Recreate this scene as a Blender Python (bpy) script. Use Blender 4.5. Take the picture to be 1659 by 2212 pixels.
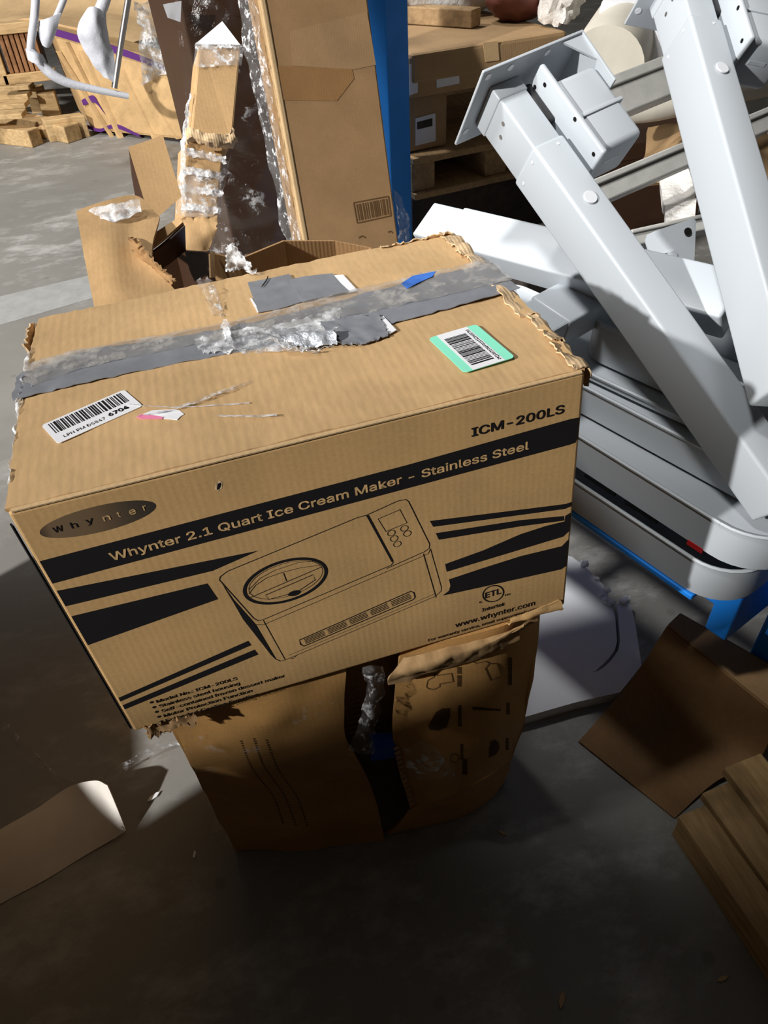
import bpy, bmesh, math, random
from mathutils import Vector as V, Matrix, noise as mnoise

for _o in list(bpy.data.objects):
    bpy.data.objects.remove(_o)
SC = bpy.context.scene
COL = SC.collection
random.seed(7)

# ------------------------------------------------------------------ camera
CAM = V((0.18406554, -0.55076006, 1.37117868))
RT = V((0.95889485, -0.28023667, -0.04458793))
DN = V((-0.22017358, -0.63564852, -0.73991523))
FW = V((0.17900913, 0.71931798, -0.67122080))
FPX = 1602.22
cd = bpy.data.cameras.new('camera')
cam = bpy.data.objects.new('camera', cd)
COL.objects.link(cam)
cd.sensor_fit = 'VERTICAL'
cd.sensor_height = 36.0
cd.lens = 36.0 * FPX / 2212.0
cd.clip_start = 0.02
cam.matrix_world = Matrix(((RT.x, -DN.x, -FW.x, CAM.x), (RT.y, -DN.y, -FW.y, CAM.y),
                           (RT.z, -DN.z, -FW.z, CAM.z), (0, 0, 0, 1)))
SC.camera = cam

# ------------------------------------------------------------------ light
SC.view_settings.view_transform = 'Standard'
SC.view_settings.look = 'None'
SC.view_settings.exposure = 0.0
SC.view_settings.gamma = 1.0
SC.view_settings.use_curve_mapping = False
w = bpy.data.worlds.new('hall_ambient')
SC.world = w
w.use_nodes = True
w.node_tree.nodes['Background'].inputs[0].default_value = (1.0, 0.90, 0.78, 1)
w.node_tree.nodes['Background'].inputs[1].default_value = 0.040


def lamp(name, loc, target, power, size, color=(1, 1, 1)):
    ld = bpy.data.lights.new(name, 'AREA')
    ld.shape = 'DISK'
    ld.size = size
    ld.energy = power
    ld.color = color
    o = bpy.data.objects.new(name, ld)
    COL.objects.link(o)
    o.location = loc
    o.rotation_euler = (V(target) - V(loc)).to_track_quat('-Z', 'Y').to_euler()
    return o


TOL = V((-0.80, -0.31, 0.47)).normalized()
KEYPOS = V((0.2, 0.3, 0.6)) + TOL * 9.0
lamp('high_bay_lamp', KEYPOS, (0.2, 0.3, 0.6), 1230, 0.24, (1.0, 0.97, 0.93))


def spot(name, loc, target, power, angle, color=(1, 1, 1)):
    ld = bpy.data.lights.new(name, 'SPOT')
    ld.energy = power
    ld.spot_size = math.radians(angle)
    ld.spot_blend = 0.5
    ld.shadow_soft_size = 0.45
    ld.color = color
    o = bpy.data.objects.new(name, ld)
    COL.objects.link(o)
    o.location = loc
    o.rotation_euler = (V(target) - V(loc)).to_track_quat('-Z', 'Y').to_euler()


# reflector lamps over the aisle behind and over the rack
spot('high_bay_lamp_rear_aisle', (-3.5, 2.4, 6.5), (-0.2, 4.1, 0), 1700, 50, (1.0, 0.97, 0.93))
spot('high_bay_lamp_rack', (-2.2, 0.3, 6.8), (1.05, 0.85, 0.5), 2000, 13.5, (1.0, 0.98, 0.95))
spot('high_bay_lamp_rack_rear', (-0.5, 4.9, 6.9), (1.05, 1.38, 0.0), 1700, 16, (1.0, 0.98, 0.95))


# ------------------------------------------------------------------ pixel helpers (a pixel of the photograph to a point in the hall)
def ray(x, y):
    return RT * ((x - 829.5) / FPX) + DN * ((y - 1106) / FPX) + FW


def Pz(x, y, z=0.0):
    d = ray(x, y)
    return CAM + d * ((z - CAM.z) / d.z)


def Py(x, y, Y):
    d = ray(x, y)
    return CAM + d * ((Y - CAM.y) / d.y)


def Px(x, y, X):
    d = ray(x, y)
    return CAM + d * ((X - CAM.x) / d.x)


def Pd(x, y, dep):
    return CAM + ray(x, y) * dep


def Pn(x, y, p0, n):
    d = ray(x, y)
    return CAM + d * ((p0 - CAM).dot(n) / d.dot(n))


# ------------------------------------------------------------------ materials
MATS = {}


def nodes(name):
    m = bpy.data.materials.new(name)
    m.use_nodes = True
    nt = m.node_tree
    b = nt.nodes['Principled BSDF']
    MATS[name] = m
    return m, nt, b


def N(nt, t, **kw):
    n = nt.nodes.new(t)
    for k, v in kw.items():
        setattr(n, k, v)
    return n


def coords(nt, scale=(1, 1, 1), rot=(0, 0, 0)):
    tc = N(nt, 'ShaderNodeTexCoord')
    mp = N(nt, 'ShaderNodeMapping')
    mp.inputs['Scale'].default_value = scale
    mp.inputs['Rotation'].default_value = rot
    nt.links.new(tc.outputs['Object'], mp.inputs['Vector'])
    return mp.outputs['Vector']


def tex(nt, vec, scale, detail=4, rough=0.6):
    t = N(nt, 'ShaderNodeTexNoise')
    t.inputs['Scale'].default_value = scale
    t.inputs['Detail'].default_value = detail
    t.inputs['Roughness'].default_value = rough
    nt.links.new(vec, t.inputs['Vector'])
    return t.outputs['Fac']


def ramp(nt, fac, stops):
    r = N(nt, 'ShaderNodeValToRGB')
    e = r.color_ramp.elements
    while len(e) < len(stops):
        e.new(0.5)
    for i, (p, c) in enumerate(stops):
        e[i].position = p
        e[i].color = (*c, 1) if len(c) == 3 else c
    nt.links.new(fac, r.inputs['Fac'])
    return r.outputs['Color']


def bump(nt, b, h, strength, dist):
    n = N(nt, 'ShaderNodeBump')
    n.inputs['Strength'].default_value = strength
    n.inputs['Distance'].default_value = dist
    nt.links.new(h, n.inputs['Height'])
    nt.links.new(n.outputs['Normal'], b.inputs['Normal'])


def mixc(nt, fac, a, b, mode='MIX'):
    m = N(nt, 'ShaderNodeMixRGB', blend_type=mode)
    if isinstance(fac, float):
        m.inputs[0].default_value = fac
    else:
        nt.links.new(fac, m.inputs[0])
    for i, q in ((1, a), (2, b)):
        if isinstance(q, tuple):
            m.inputs[i].default_value = (*q, 1)
        else:
            nt.links.new(q, m.inputs[i])
    return m.outputs[0]


def cardboard(name, col, axis='X', corr=0.5, pitch=0.0075, rough=0.75, spec=0.25, var=0.16):
    m, nt, b = nodes(name)
    v = coords(nt)
    big = tex(nt, v, 9, 3)
    lo = tuple(c * (1 - var) for c in col)
    hi = tuple(min(1, c * (1 + var)) for c in col)
    c1 = ramp(nt, big, [(0.3, lo), (0.7, hi)])
    fib = tex(nt, coords(nt, (260, 60, 260) if axis == 'X' else (60, 260, 60)), 1.0, 3)
    c2 = mixc(nt, 0.35, c1, ramp(nt, fib, [(0.35, lo), (0.65, hi)]))
    nt.links.new(c2, b.inputs['Base Color'])
    wv = N(nt, 'ShaderNodeTexWave', wave_type='BANDS', bands_direction=axis)
    wv.inputs['Scale'].default_value = 2 * math.pi / pitch / 20.0
    wv.inputs['Distortion'].default_value = 0.6
    wv.inputs['Detail'].default_value = 1
    nt.links.new(coords(nt), wv.inputs['Vector'])
    mult = N(nt, 'ShaderNodeMath', operation='MULTIPLY')
    nt.links.new(wv.outputs['Fac'], mult.inputs[0])
    nt.links.new(tex(nt, v, 5, 2), mult.inputs[1])
    bump(nt, b, mult.outputs[0], corr, 0.0012)
    b.inputs['Roughness'].default_value = rough
    b.inputs['Specular IOR Level'].default_value = spec
    return m


def plain(name, col, rough=0.6, spec=0.3, metal=0.0, var=0.0, nscale=20, bmp=0.0, bdist=0.001, coat=0.0):
    m, nt, b = nodes(name)
    b.inputs['Base Color'].default_value = (*col, 1)
    if var:
        f = tex(nt, coords(nt), nscale, 4)
        c1 = ramp(nt, f, [(0.3, tuple(c * (1 - var) for c in col)), (0.7, tuple(min(1, c * (1 + var)) for c in col))])
        nt.links.new(c1, b.inputs['Base Color'])
    if bmp:
        bump(nt, b, tex(nt, coords(nt), nscale * 2, 4), bmp, bdist)
    b.inputs['Roughness'].default_value = rough
    b.inputs['Specular IOR Level'].default_value = spec
    b.inputs['Metallic'].default_value = metal
    b.inputs['Coat Weight'].default_value = coat
    return m


def wood(name, c0, c1, axis=(1, 12, 12), rough=0.75, rot=(0, 0, 0)):
    m, nt, b = nodes(name)
    v = coords(nt, axis, rot)
    g = tex(nt, v, 6, 6, 0.65)
    st = tex(nt, coords(nt), 7, 3)
    col = ramp(nt, g, [(0.3, c0), (0.65, c1)])
    col = mixc(nt, ramp(nt, st, [(0.52, (0, 0, 0)), (0.75, (0.75, 0.75, 0.75))]), col, tuple(c * 0.35 for c in c0))
    nt.links.new(col, b.inputs['Base Color'])
    bump(nt, b, g, 0.4, 0.002)
    b.inputs['Roughness'].default_value = rough
    b.inputs['Specular IOR Level'].default_value = 0.2
    return m


def film(name, opacity=0.5, scale=35, rough=0.2, tint=(0.9, 0.92, 0.95), base=0.02, gloss=0.10, lo=0.52, hi=0.62):
    """clear plastic: mostly transparent, glints painted white where it is crinkled"""
    m, nt, b = nodes(name)
    out = nt.nodes['Material Output']
    tr = N(nt, 'ShaderNodeBsdfTransparent')
    gl = N(nt, 'ShaderNodeBsdfGlossy')
    gl.inputs['Roughness'].default_value = rough
    df = N(nt, 'ShaderNodeBsdfDiffuse')
    df.inputs['Color'].default_value = (*tint, 1)
    v = coords(nt)
    h = tex(nt, v, scale, 6, 0.75)
    bp = N(nt, 'ShaderNodeBump')
    bp.inputs['Strength'].default_value = 1.0
    bp.inputs['Distance'].default_value = 0.008
    nt.links.new(h, bp.inputs['Height'])
    nt.links.new(bp.outputs['Normal'], gl.inputs['Normal'])
    f = ramp(nt, h, [(lo, (base,) * 3), (hi, (opacity,) * 3)])  # white streaks stand in for glints on the film
    m1 = N(nt, 'ShaderNodeMixShader')
    nt.links.new(f, m1.inputs[0])
    nt.links.new(tr.outputs[0], m1.inputs[1])
    nt.links.new(df.outputs[0], m1.inputs[2])
    m2 = N(nt, 'ShaderNodeMixShader')
    m2.inputs[0].default_value = gloss
    nt.links.new(m1.outputs[0], m2.inputs[1])
    nt.links.new(gl.outputs[0], m2.inputs[2])
    nt.links.new(m2.outputs[0], out.inputs['Surface'])
    return m


TAN = (0.50, 0.30, 0.125)
cardboard('card_main', (0.52, 0.33, 0.145), 'X', 0.06, rough=0.6)
cardboard('card_top', (0.55, 0.365, 0.185), 'X', 0.16, rough=0.6, pitch=0.0095)
cardboard('card_tan', (0.50, 0.32, 0.155), 'X', 0.08)
cardboard('card_lower', (0.66, 0.37, 0.13), 'X', 0.06, rough=0.55, spec=0.4)
cardboard('card_pale', (0.56, 0.39, 0.21), 'X', 0.1)
cardboard('card_brown', (0.36, 0.22, 0.105), 'X', 0.06)
cardboard('card_dull', (0.33, 0.215, 0.11), 'X', 0.2)
cardboard('card_walnut', (0.24, 0.135, 0.058), 'X', 0.05)
cardboard('card_inner', (0.34, 0.20, 0.09), 'X', 0.4, rough=0.85)
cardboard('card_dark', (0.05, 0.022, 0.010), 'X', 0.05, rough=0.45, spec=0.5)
cardboard('card_torn', (0.62, 0.45, 0.27), 'X', 0.5, pitch=0.005, rough=0.9, var=0.3)
plain('ink', (0.012, 0.011, 0.012), 0.55, 0.3)
plain('ink_faded', (0.13, 0.07, 0.028), 0.7, 0.2)
plain('paper_white', (0.85, 0.86, 0.90), 0.45, 0.4)
plain('label_green', (0.28, 0.85, 0.62), 0.45, 0.4)
plain('label_pink', (0.85, 0.25, 0.42), 0.6, 0.3)
plain('duct_tape', (0.215, 0.225, 0.25), 0.42, 0.5, var=0.12, nscale=40, bmp=0.25)
plain('blue_mark', (0.05, 0.16, 0.55), 0.5, 0.4, var=0.3, nscale=60)
plain('rack_blue', (0.012, 0.25, 0.88), 0.42, 0.5, var=0.08, nscale=9)
plain('leg_white', (0.45, 0.49, 0.53), 0.38, 0.5, bmp=0.04, nscale=150, bdist=0.0004)
plain('leg_white_b', (0.41, 0.445, 0.48), 0.40, 0.5)
plain('rail_grey', (0.42, 0.42, 0.40), 0.5, 0.4, var=0.12)
plain('cap_grey', (0.62, 0.64, 0.68), 0.45, 0.4)
plain('hole_dark', (0.008, 0.008, 0.008), 0.9, 0.1)
plain('foam_white', (0.86, 0.88, 0.92), 0.7, 0.25, bmp=0.25, nscale=90, bdist=0.0015)
plain('foam_wrap', (0.58, 0.60, 0.66), 0.6, 0.3, bmp=0.5, nscale=30, bdist=0.004)
plain('paper_strip', (0.66, 0.62, 0.57), 0.6, 0.3, var=0.05)
plain('steel', (0.55, 0.53, 0.52), 0.3, 0.5, metal=0.9)
plain('strap_purple', (0.10, 0.025, 0.17), 0.5, 0.3)
plain('cream_plastic', (0.66, 0.62, 0.53), 0.5, 0.4, var=0.08, nscale=8)
plain('maroon', (0.14, 0.045, 0.03), 0.5, 0.3, var=0.2)
plain('plastic_bag', (0.72, 0.70, 0.67), 0.35, 0.5, bmp=0.8, nscale=18, bdist=0.01)
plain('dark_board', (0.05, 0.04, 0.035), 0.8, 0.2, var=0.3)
plain('black_plastic', (0.02, 0.02, 0.022), 0.5, 0.4)
plain('red_mark', (0.55, 0.02, 0.02), 0.5, 0.4)
plain('inner_blue', (0.02, 0.12, 0.75), 0.4, 0.4)
wood('pallet_wood', (0.36, 0.22, 0.09), (0.62, 0.42, 0.20), (12, 1.2, 12))
wood('pallet_wood_dim', (0.26, 0.165, 0.085), (0.40, 0.27, 0.14), (12, 1.2, 12))
wood('crate_wood', (0.42, 0.27, 0.12), (0.66, 0.47, 0.25), (1.5, 12, 12))
wood('crate_wood_red', (0.20, 0.09, 0.04), (0.36, 0.19, 0.09), (12, 12, 1.2))
film('clear_film', 0.75, 38, 0.15, base=0.02, gloss=0.08, lo=0.54, hi=0.64)
film('clear_tape', 0.55, 30, 0.2, (0.62, 0.60, 0.57), base=0.10, gloss=0.12, lo=0.48, hi=0.66)
film('milky_film', 0.75, 42, 0.15, base=0.07, gloss=0.10, lo=0.44, hi=0.64)
film('thin_film', 0.25, 12, 0.2, base=0.0, gloss=0.035, lo=0.60, hi=0.72)
film('dim_film', 0.35, 14, 0.15, base=0.0, gloss=0.05, lo=0.60, hi=0.68)


def concrete():
    m, nt, b = nodes('concrete')
    v = coords(nt)
    a = tex(nt, v, 1.3, 5)
    col = ramp(nt, a, [(0.3, (0.215, 0.21, 0.195)), (0.7, (0.285, 0.28, 0.262))])
    # worn pale scuffs of the sealer
    sc = tex(nt, coords(nt, (1.0, 1.7, 1), (0, 0, 0.6)), 4.2, 7, 0.72)
    sc2 = tex(nt, v, 0.7, 2)
    mu = N(nt, 'ShaderNodeMath', operation='MULTIPLY')
    nt.links.new(ramp(nt, sc, [(0.50, (0, 0, 0)), (0.66, (1, 1, 1))]), mu.inputs[0])
    nt.links.new(ramp(nt, sc2, [(0.36, (0, 0, 0)), (0.52, (0.95, 0.95, 0.95))]), mu.inputs[1])
    col = mixc(nt, mu.outputs[0], col, (0.46, 0.46, 0.445))
    # brown stains
    st = tex(nt, v, 2.2, 3)
    col = mixc(nt, ramp(nt, st, [(0.55, (0, 0, 0)), (0.78, (0.55, 0.55, 0.55))]), col, (0.15, 0.115, 0.09))
    # small dark drops
    vo = N(nt, 'ShaderNodeTexVoronoi')
    vo.inputs['Scale'].default_value = 9
    nt.links.new(v, vo.inputs['Vector'])
    col = mixc(nt, ramp(nt, vo.outputs['Distance'], [(0.07, (0.35, 0.35, 0.35)), (0.13, (0, 0, 0))]), col, (0.12, 0.11, 0.10))
    nt.links.new(col, b.inputs['Base Color'])
    bump(nt, b, tex(nt, v, 60, 4), 0.15, 0.002)
    b.inputs['Roughness'].default_value = 0.5
    b.inputs['Specular IOR Level'].default_value = 0.35
    return m


concrete()


def logo_mat():
    m, nt, b = nodes('logo_print')
    tc = N(nt, 'ShaderNodeTexCoord')
    sep = N(nt, 'ShaderNodeSeparateXYZ')
    nt.links.new(tc.outputs['Generated'], sep.inputs[0])
    col = ramp(nt, sep.outputs['X'], [(0.0, (0.05, 0.035, 0.022)), (0.10, (0.17, 0.11, 0.06)), (0.45, (0.15, 0.095, 0.05)), (0.8, (0.055, 0.04, 0.026)), (1.0, (0.03, 0.024, 0.02))])
    nt.links.new(col, b.inputs['Base Color'])
    b.inputs['Roughness'].default_value = 0.6
    return m


logo_mat()
# ------------------------------------------------------------------ object helpers


def thing(name, label, cat, loc=(0, 0, 0), group=None, kind=None):
    o = bpy.data.objects.new(name, None)
    COL.objects.link(o)
    o.empty_display_size = 0.05
    o.location = loc
    tag(o, label, cat, group, kind)
    return o


def tag(o, label=None, cat=None, group=None, kind=None):
    if label:
        o['label'] = label
    if cat:
        o['category'] = cat
    if group:
        o['group'] = group
    if kind:
        o['kind'] = kind
    return o


ORG = {}


def worigin(p):
    """world translation of an unrotated parent chain"""
    q = V((0, 0, 0))
    while p is not None:
        q += p.location
        p = p.parent
    return q


def build(name, verts, faces, mat, parent=None, local=False, label=None, smooth=False, bevel=0.0, seg=2, kind=None):
    """one mesh object; verts in world space (or in the parent's space when local)"""
    verts = [V(v) for v in verts]
    if local:
        org = V((0, 0, 0))
    elif parent is not None:
        org = worigin(parent)
    else:
        n = len(verts)
        org = V((sum(v.x for v in verts) / n, sum(v.y for v in verts) / n, min(v.z for v in verts)))
    me = bpy.data.meshes.new(name)
    me.from_pydata([v - org for v in verts], [], faces)
    bm = bmesh.new()
    bm.from_mesh(me)
    bmesh.ops.recalc_face_normals(bm, faces=bm.faces)
    if bevel:
        ed = [e for e in bm.edges if len(e.link_faces) == 2 and e.calc_face_angle(0) > 0.5]
        bmesh.ops.bevel(bm, geom=ed, offset=bevel, segments=seg, affect='EDGES', profile=0.5, clamp_overlap=True)
    if smooth:
        for f in bm.faces:
            f.smooth = True
    bm.to_mesh(me)
    bm.free()
    if smooth:
        try:
            me.set_sharp_from_angle(angle=0.7)
        except Exception:
            pass
    me.materials.append(MATS[mat])
    o = bpy.data.objects.new(name, me)
    COL.objects.link(o)
    if parent is not None:
        o.parent = parent
    elif not local:
        o.location = org
    if label:
        o['label'] = label
    if kind:
        o['kind'] = kind
    return o


def boxgeo(o, a, b, c):
    """8 corners from corner o and three edge vectors"""
    o, a, b, c = V(o), V(a), V(b), V(c)
    vs = [o, o + a, o + a + b, o + b, o + c, o + a + c, o + a + b + c, o + b + c]
    fs = [(0, 3, 2, 1), (4, 5, 6, 7), (0, 1, 5, 4), (1, 2, 6, 5), (2, 3, 7, 6), (3, 0, 4, 7)]
    return vs, fs


def obox(name, o, a, b, c, mat, parent=None, bevel=0.003, **kw):
    vs, fs = boxgeo(o, a, b, c)
    return build(name, vs, fs, mat, parent, bevel=bevel, **kw)


def extrude(name, poly, vec, mat, parent=None, bevel=0.0, **kw):
    poly = [V(p) for p in poly]
    vec = V(vec)
    n = len(poly)
    vs = poly + [p + vec for p in poly]
    fs = [tuple(range(n)), tuple(range(2 * n - 1, n - 1, -1))]
    for i in range(n):
        j = (i + 1) % n
        fs.append((i, i + n, j + n, j))
    return build(name, vs, fs, mat, parent, bevel=bevel, **kw)


def cr(p, t):
    """Catmull-Rom through list p at t in 0..1"""
    n = len(p) - 1
    if n == 0:
        return p[0]
    u = min(max(t, 0), 1) * n
    i = min(int(u), n - 1)
    s = u - i
    p1, p2 = p[i], p[i + 1]
    p0 = p[i - 1] if i > 0 else p1 * 2 - p2
    p3 = p[i + 2] if i + 2 <= n else p2 * 2 - p1
    return 0.5 * ((2 * p1) + (p2 - p0) * s + (2 * p0 - 5 * p1 + 4 * p2 - p3) * s * s + (3 * p1 - p0 - 3 * p2 + p3) * s ** 3)


def lin(p, t):
    n = len(p) - 1
    u = min(max(t, 0), 1) * n
    i = min(int(u), n - 1)
    return p[i].lerp(p[i + 1], u - i)


def sheetgeo(ctrl, nu=16, nv=16, thick=0.003, amp=0.0, freq=8.0, seed=0.0, linear=False, ragged=0.0):
    ctrl = [[V(p) for p in row] for row in ctrl]
    f = lin if linear else cr
    g = []
    for j in range(nv + 1):
        t = j / nv
        rowp = [f([ctrl[r][k] for r in range(len(ctrl))], t) for k in range(len(ctrl[0]))]
        g.append([f(rowp, i / nu) for i in range(nu + 1)])
    nrm = []
    for j in range(nv + 1):
        row = []
        for i in range(nu + 1):
            du = g[j][min(i + 1, nu)] - g[j][max(i - 1, 0)]
            dv = g[min(j + 1, nv)][i] - g[max(j - 1, 0)][i]
            n = du.cross(dv)
            if n.length < 1e-9:
                n = V((0, 0, 1))
            row.append(n.normalized())
        nrm.append(row)
    if ragged:
        for j in range(nv + 1):
            for i in range(nu + 1):
                if j in (0, nv) or i in (0, nu):
                    g[j][i] = g[j][i] + V((random.uniform(-1, 1), random.uniform(-1, 1), random.uniform(-1, 1))) * ragged
    vs = []
    off = V((seed * 3.1, seed * 1.7, seed))
    for s in (0.5, -0.5):
        for j in range(nv + 1):
            for i in range(nu + 1):
                d = 0
                if amp:
                    d = amp * (mnoise.noise(g[j][i] * freq + off) + 0.5 * mnoise.noise(g[j][i] * freq * 2.3 + off))
                vs.append(g[j][i] + nrm[j][i] * (d + s * thick))
    w1 = nu + 1
    M = w1 * (nv + 1)
    fs = []
    for j in range(nv):
        for i in range(nu):
            a = j * w1 + i
            fs.append((a, a + 1, a + w1 + 1, a + w1))
            fs.append((a + M, a + w1 + M, a + w1 + 1 + M, a + 1 + M))
    rim = [i for i in range(nu)] + [j * w1 + nu for j in range(nv)] + [nv * w1 + i for i in range(nu, 0, -1)] + [j * w1 for j in range(nv, 0, -1)]
    for k in range(len(rim)):
        a, b = rim[k], rim[(k + 1) % len(rim)]
        fs.append((a, a + M, b + M, b))
    return vs, fs


def sheet(name, ctrl, mat, parent=None, nu=16, nv=16, thick=0.004, amp=0.0, freq=8.0, seed=0.0, linear=False, ragged=0.0, smooth=True, **kw):
    vs, fs = sheetgeo(ctrl, nu, nv, thick, amp, freq, seed, linear, ragged)
    return build(name, vs, fs, mat, parent, smooth=smooth, **kw)


def tubegeo(path, rad, seg=10, curve=True, n=24):
    path = [V(p) for p in path]
    pts = [cr(path, i / n) for i in range(n + 1)] if curve else path
    rs = rad if isinstance(rad, (list, tuple)) else [rad] * 2
    vs, fs = [], []
    up = V((0.3, 0.2, 1)).normalized()
    for k, p in enumerate(pts):
        t = (pts[min(k + 1, len(pts) - 1)] - pts[max(k - 1, 0)]).normalized()
        a = t.cross(up)
        if a.length < 1e-4:
            a = t.cross(V((1, 0, 0)))
        a.normalize()
        b = t.cross(a)
        r = lin([V((q, 0, 0)) for q in rs], k / (len(pts) - 1)).x
        for s in range(seg):
            th = 2 * math.pi * s / seg
            vs.append(p + (a * math.cos(th) + b * math.sin(th)) * r)
    for k in range(len(pts) - 1):
        for s in range(seg):
            a = k * seg + s
            b = k * seg + (s + 1) % seg
            fs.append((a, b, b + seg, a + seg))
    fs.append(tuple(range(seg)))
    fs.append(tuple(range(len(vs) - seg, len(vs))))
    return vs, fs


def tube(name, path, rad, mat, parent=None, seg=10, curve=True, n=24, **kw):
    vs, fs = tubegeo(path, rad, seg, curve, n)
    return build(name, vs, fs, mat, parent, smooth=True, **kw)


def disc(name, ctr, nrm, rad, h, mat, parent=None, seg=20, ax=None, **kw):
    """short cylinder lying on a surface; ax gives an (unequal) first radius axis"""
    ctr, nrm = V(ctr), V(nrm).normalized()
    a = nrm.orthogonal().normalized() if ax is None else V(ax).normalized()
    b = nrm.cross(a)
    ra, rb = rad if isinstance(rad, (tuple, list)) else (rad, rad)
    poly = [ctr + a * ra * math.cos(2 * math.pi * k / seg) + b * rb * math.sin(2 * math.pi * k / seg) for k in range(seg)]
    return extrude(name, poly, nrm * h, mat, parent, **kw)


def merge(parts):
    vs, fs = [], []
    for v, f in parts:
        n = len(vs)
        vs += list(v)
        fs += [tuple(i + n for i in q) for q in f]
    return vs, fs


def blob(name, ctr, rad, mat, amp=0.2, freq=3.0, seed=0, parent=None, sub=4):
    """lumpy closed body resting with a flattened base"""
    bm = bmesh.new()
    bmesh.ops.create_icosphere(bm, subdivisions=sub, radius=1.0)
    vs = []
    for v in bm.verts:
        n = v.co.normalized()
        k = 1 + amp * (mnoise.noise(n * freq + V((seed, 0, 0))) + 0.5 * mnoise.noise(n * freq * 2.5 + V((0, seed, 0))))
        p = n * k
        p.z = max(p.z, -0.86)
        vs.append(V(ctr) + V((p.x * rad[0], p.y * rad[1], p.z * rad[2])))
    fs = [tuple(q.index for q in f.verts) for f in bm.faces]
    bm.free()
    return build(name, vs, fs, mat, parent, smooth=True)


SANS = None
try:
    import os
    SANS = bpy.data.fonts.load(os.path.join(bpy.utils.system_resource('DATAFILES', path='fonts'), 'Inter.woff2'))
except Exception:
    SANS = None


def textgeo(s, bold=0.0, spacing=1.0):
    """flat lettering: 2D verts, faces, width and cap height"""
    cu = bpy.data.curves.new('lettering_source', 'FONT')
    cu.body = s
    if SANS:
        cu.font = SANS
    cu.size = 1.0
    cu.resolution_u = 3
    cu.space_character = spacing
    ob = bpy.data.objects.new('lettering_source', cu)
    COL.objects.link(ob)
    dg = bpy.context.evaluated_depsgraph_get()
    me = bpy.data.meshes.new_from_object(ob.evaluated_get(dg))
    vs = [(v.co.x, v.co.y) for v in me.vertices]
    fs = [tuple(p.vertices) for p in me.polygons]
    bpy.data.meshes.remove(me)
    bpy.data.objects.remove(ob)
    bpy.data.curves.remove(cu)
    return vs, fs


def flat_text(name, s, o, ex, ey, mat, parent, bold=0.0, spacing=1.0, local=True, lift=V((0, 0, 0))):
    """lettering with its left end at o, running along ex (full width) and ey (cap height)"""
    vs, fs = textgeo(s, bold, spacing)
    x0 = min(v[0] for v in vs)
    x1 = max(v[0] for v in vs)
    cap = 0.70
    o, ex, ey = V(o), V(ex), V(ey)
    shifts = [(0, 0)] if bold <= 0 else [(0, 0)] + [(bold * math.cos(k * math.pi / 4), bold * math.sin(k * math.pi / 4)) for k in range(8)]
    n0 = len(vs)
    f0 = list(fs)
    x0 -= bold
    x1 += bold
    pts = []
    fs = []
    for k, (sx, sy) in enumerate(shifts):
        pts += [o + ex * ((x + sx - x0) / (x1 - x0)) + ey * ((y + sy) / cap) + ex.cross(ey).normalized() * (2e-5 * k) for x, y in vs]
        fs += [tuple(i + k * n0 for i in q) for q in f0]
    me_o = build(name, pts, fs, mat, parent, local=local)
    return me_o
# ================================================================== the setting
S = 14.0
fl = build('floor', [(-S, -S, 0), (S, -S, 0), (S, S + 8, 0), (-S, S + 8, 0), (-S, -S, -0.2), (S, -S, -0.2), (S, S + 8, -0.2), (-S, S + 8, -0.2)],
           [(0, 1, 2, 3), (4, 7, 6, 5), (0, 4, 5, 1), (1, 5, 6, 2), (2, 6, 7, 3), (3, 7, 4, 0)], 'concrete', kind='structure')
plain('blocker_paint', (0.22, 0.19, 0.15), 0.8)
# unseen blockers, added behind and left of the viewer only to shade the foreground


def lampmap(p, plane_y=None, plane_x=None):
    p = V(p)
    d = KEYPOS - p
    t = (plane_y - p.y) / d.y if plane_y is not None else (plane_x - p.x) / d.x
    return p + d * t


WF = -0.95
hR = lampmap((0.28, 0.0, 0.59), WF)
hL = lampmap((-0.04, 0.07, 0.0), WF)
xs = lampmap((0.01, 0.09, 0.0), WF).x
obox('shade_blocker_front', (xs, WF - 0.12, 0), (1.9 - xs, 0, 0), (0, 0.12, 0), (0, 0, hR.z), 'blocker_paint', kind='structure', bevel=0.002)
obox('shade_blocker_front_low', (-5.0, WF - 0.12, 0), (xs + 5.0, 0, 0), (0, 0.12, 0), (0, 0, hL.z), 'blocker_paint', kind='structure', bevel=0.002)
WX = -0.85
hA = lampmap((-0.13, 0.33, 0.0), None, WX)
e1 = lampmap((-0.42, 0.98, 0.0), None, WX)
obox('shade_blocker_left', (WX - 0.1, -0.9, 0), (0.1, 0, 0), (0, e1.y + 0.9, 0), (0, 0, hA.z), 'blocker_paint', kind='structure', bevel=0.002)
obox('shade_blocker_left_near', (WX - 0.1, -0.9, hA.z), (0.1, 0, 0), (0, 0.8, 0), (0, 0, 0.95 - hA.z), 'blocker_paint', kind='structure', bevel=0.002)
# pale grey band on the floor
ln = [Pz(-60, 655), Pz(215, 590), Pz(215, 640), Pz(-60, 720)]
plain('pale_band', (0.34, 0.345, 0.34), 0.6, 0.3, var=0.12, nscale=14)
extrude('floor_band_1', [p + V((0, 0, 0.0002)) for p in ln], (0, 0, 0.001), 'pale_band', kind='structure')

# ================================================================== printed carton (the subject)
BM = Matrix(((0.99907755, 0.00058083, -0.04293846), (0.0, 0.99990852, 0.01352582), (0.04294239, -0.01351334, 0.99898616)))
BO = V((0, 0, 0.60))
BW, BD, BH = 0.55, 0.380, 0.3561
main = thing('printed_carton', 'large brown corrugated carton printed with an ice cream maker drawing, taped on top', 'carton', BO)
main.rotation_euler = BM.to_euler()
BT = BM.transposed()


def toL(p):
    return BT @ (p - BO)


def Lf(x, y):
    q = toL(Pn(x, y, BO, BM @ V((0, 1, 0))))
    return q.x, q.z


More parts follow.
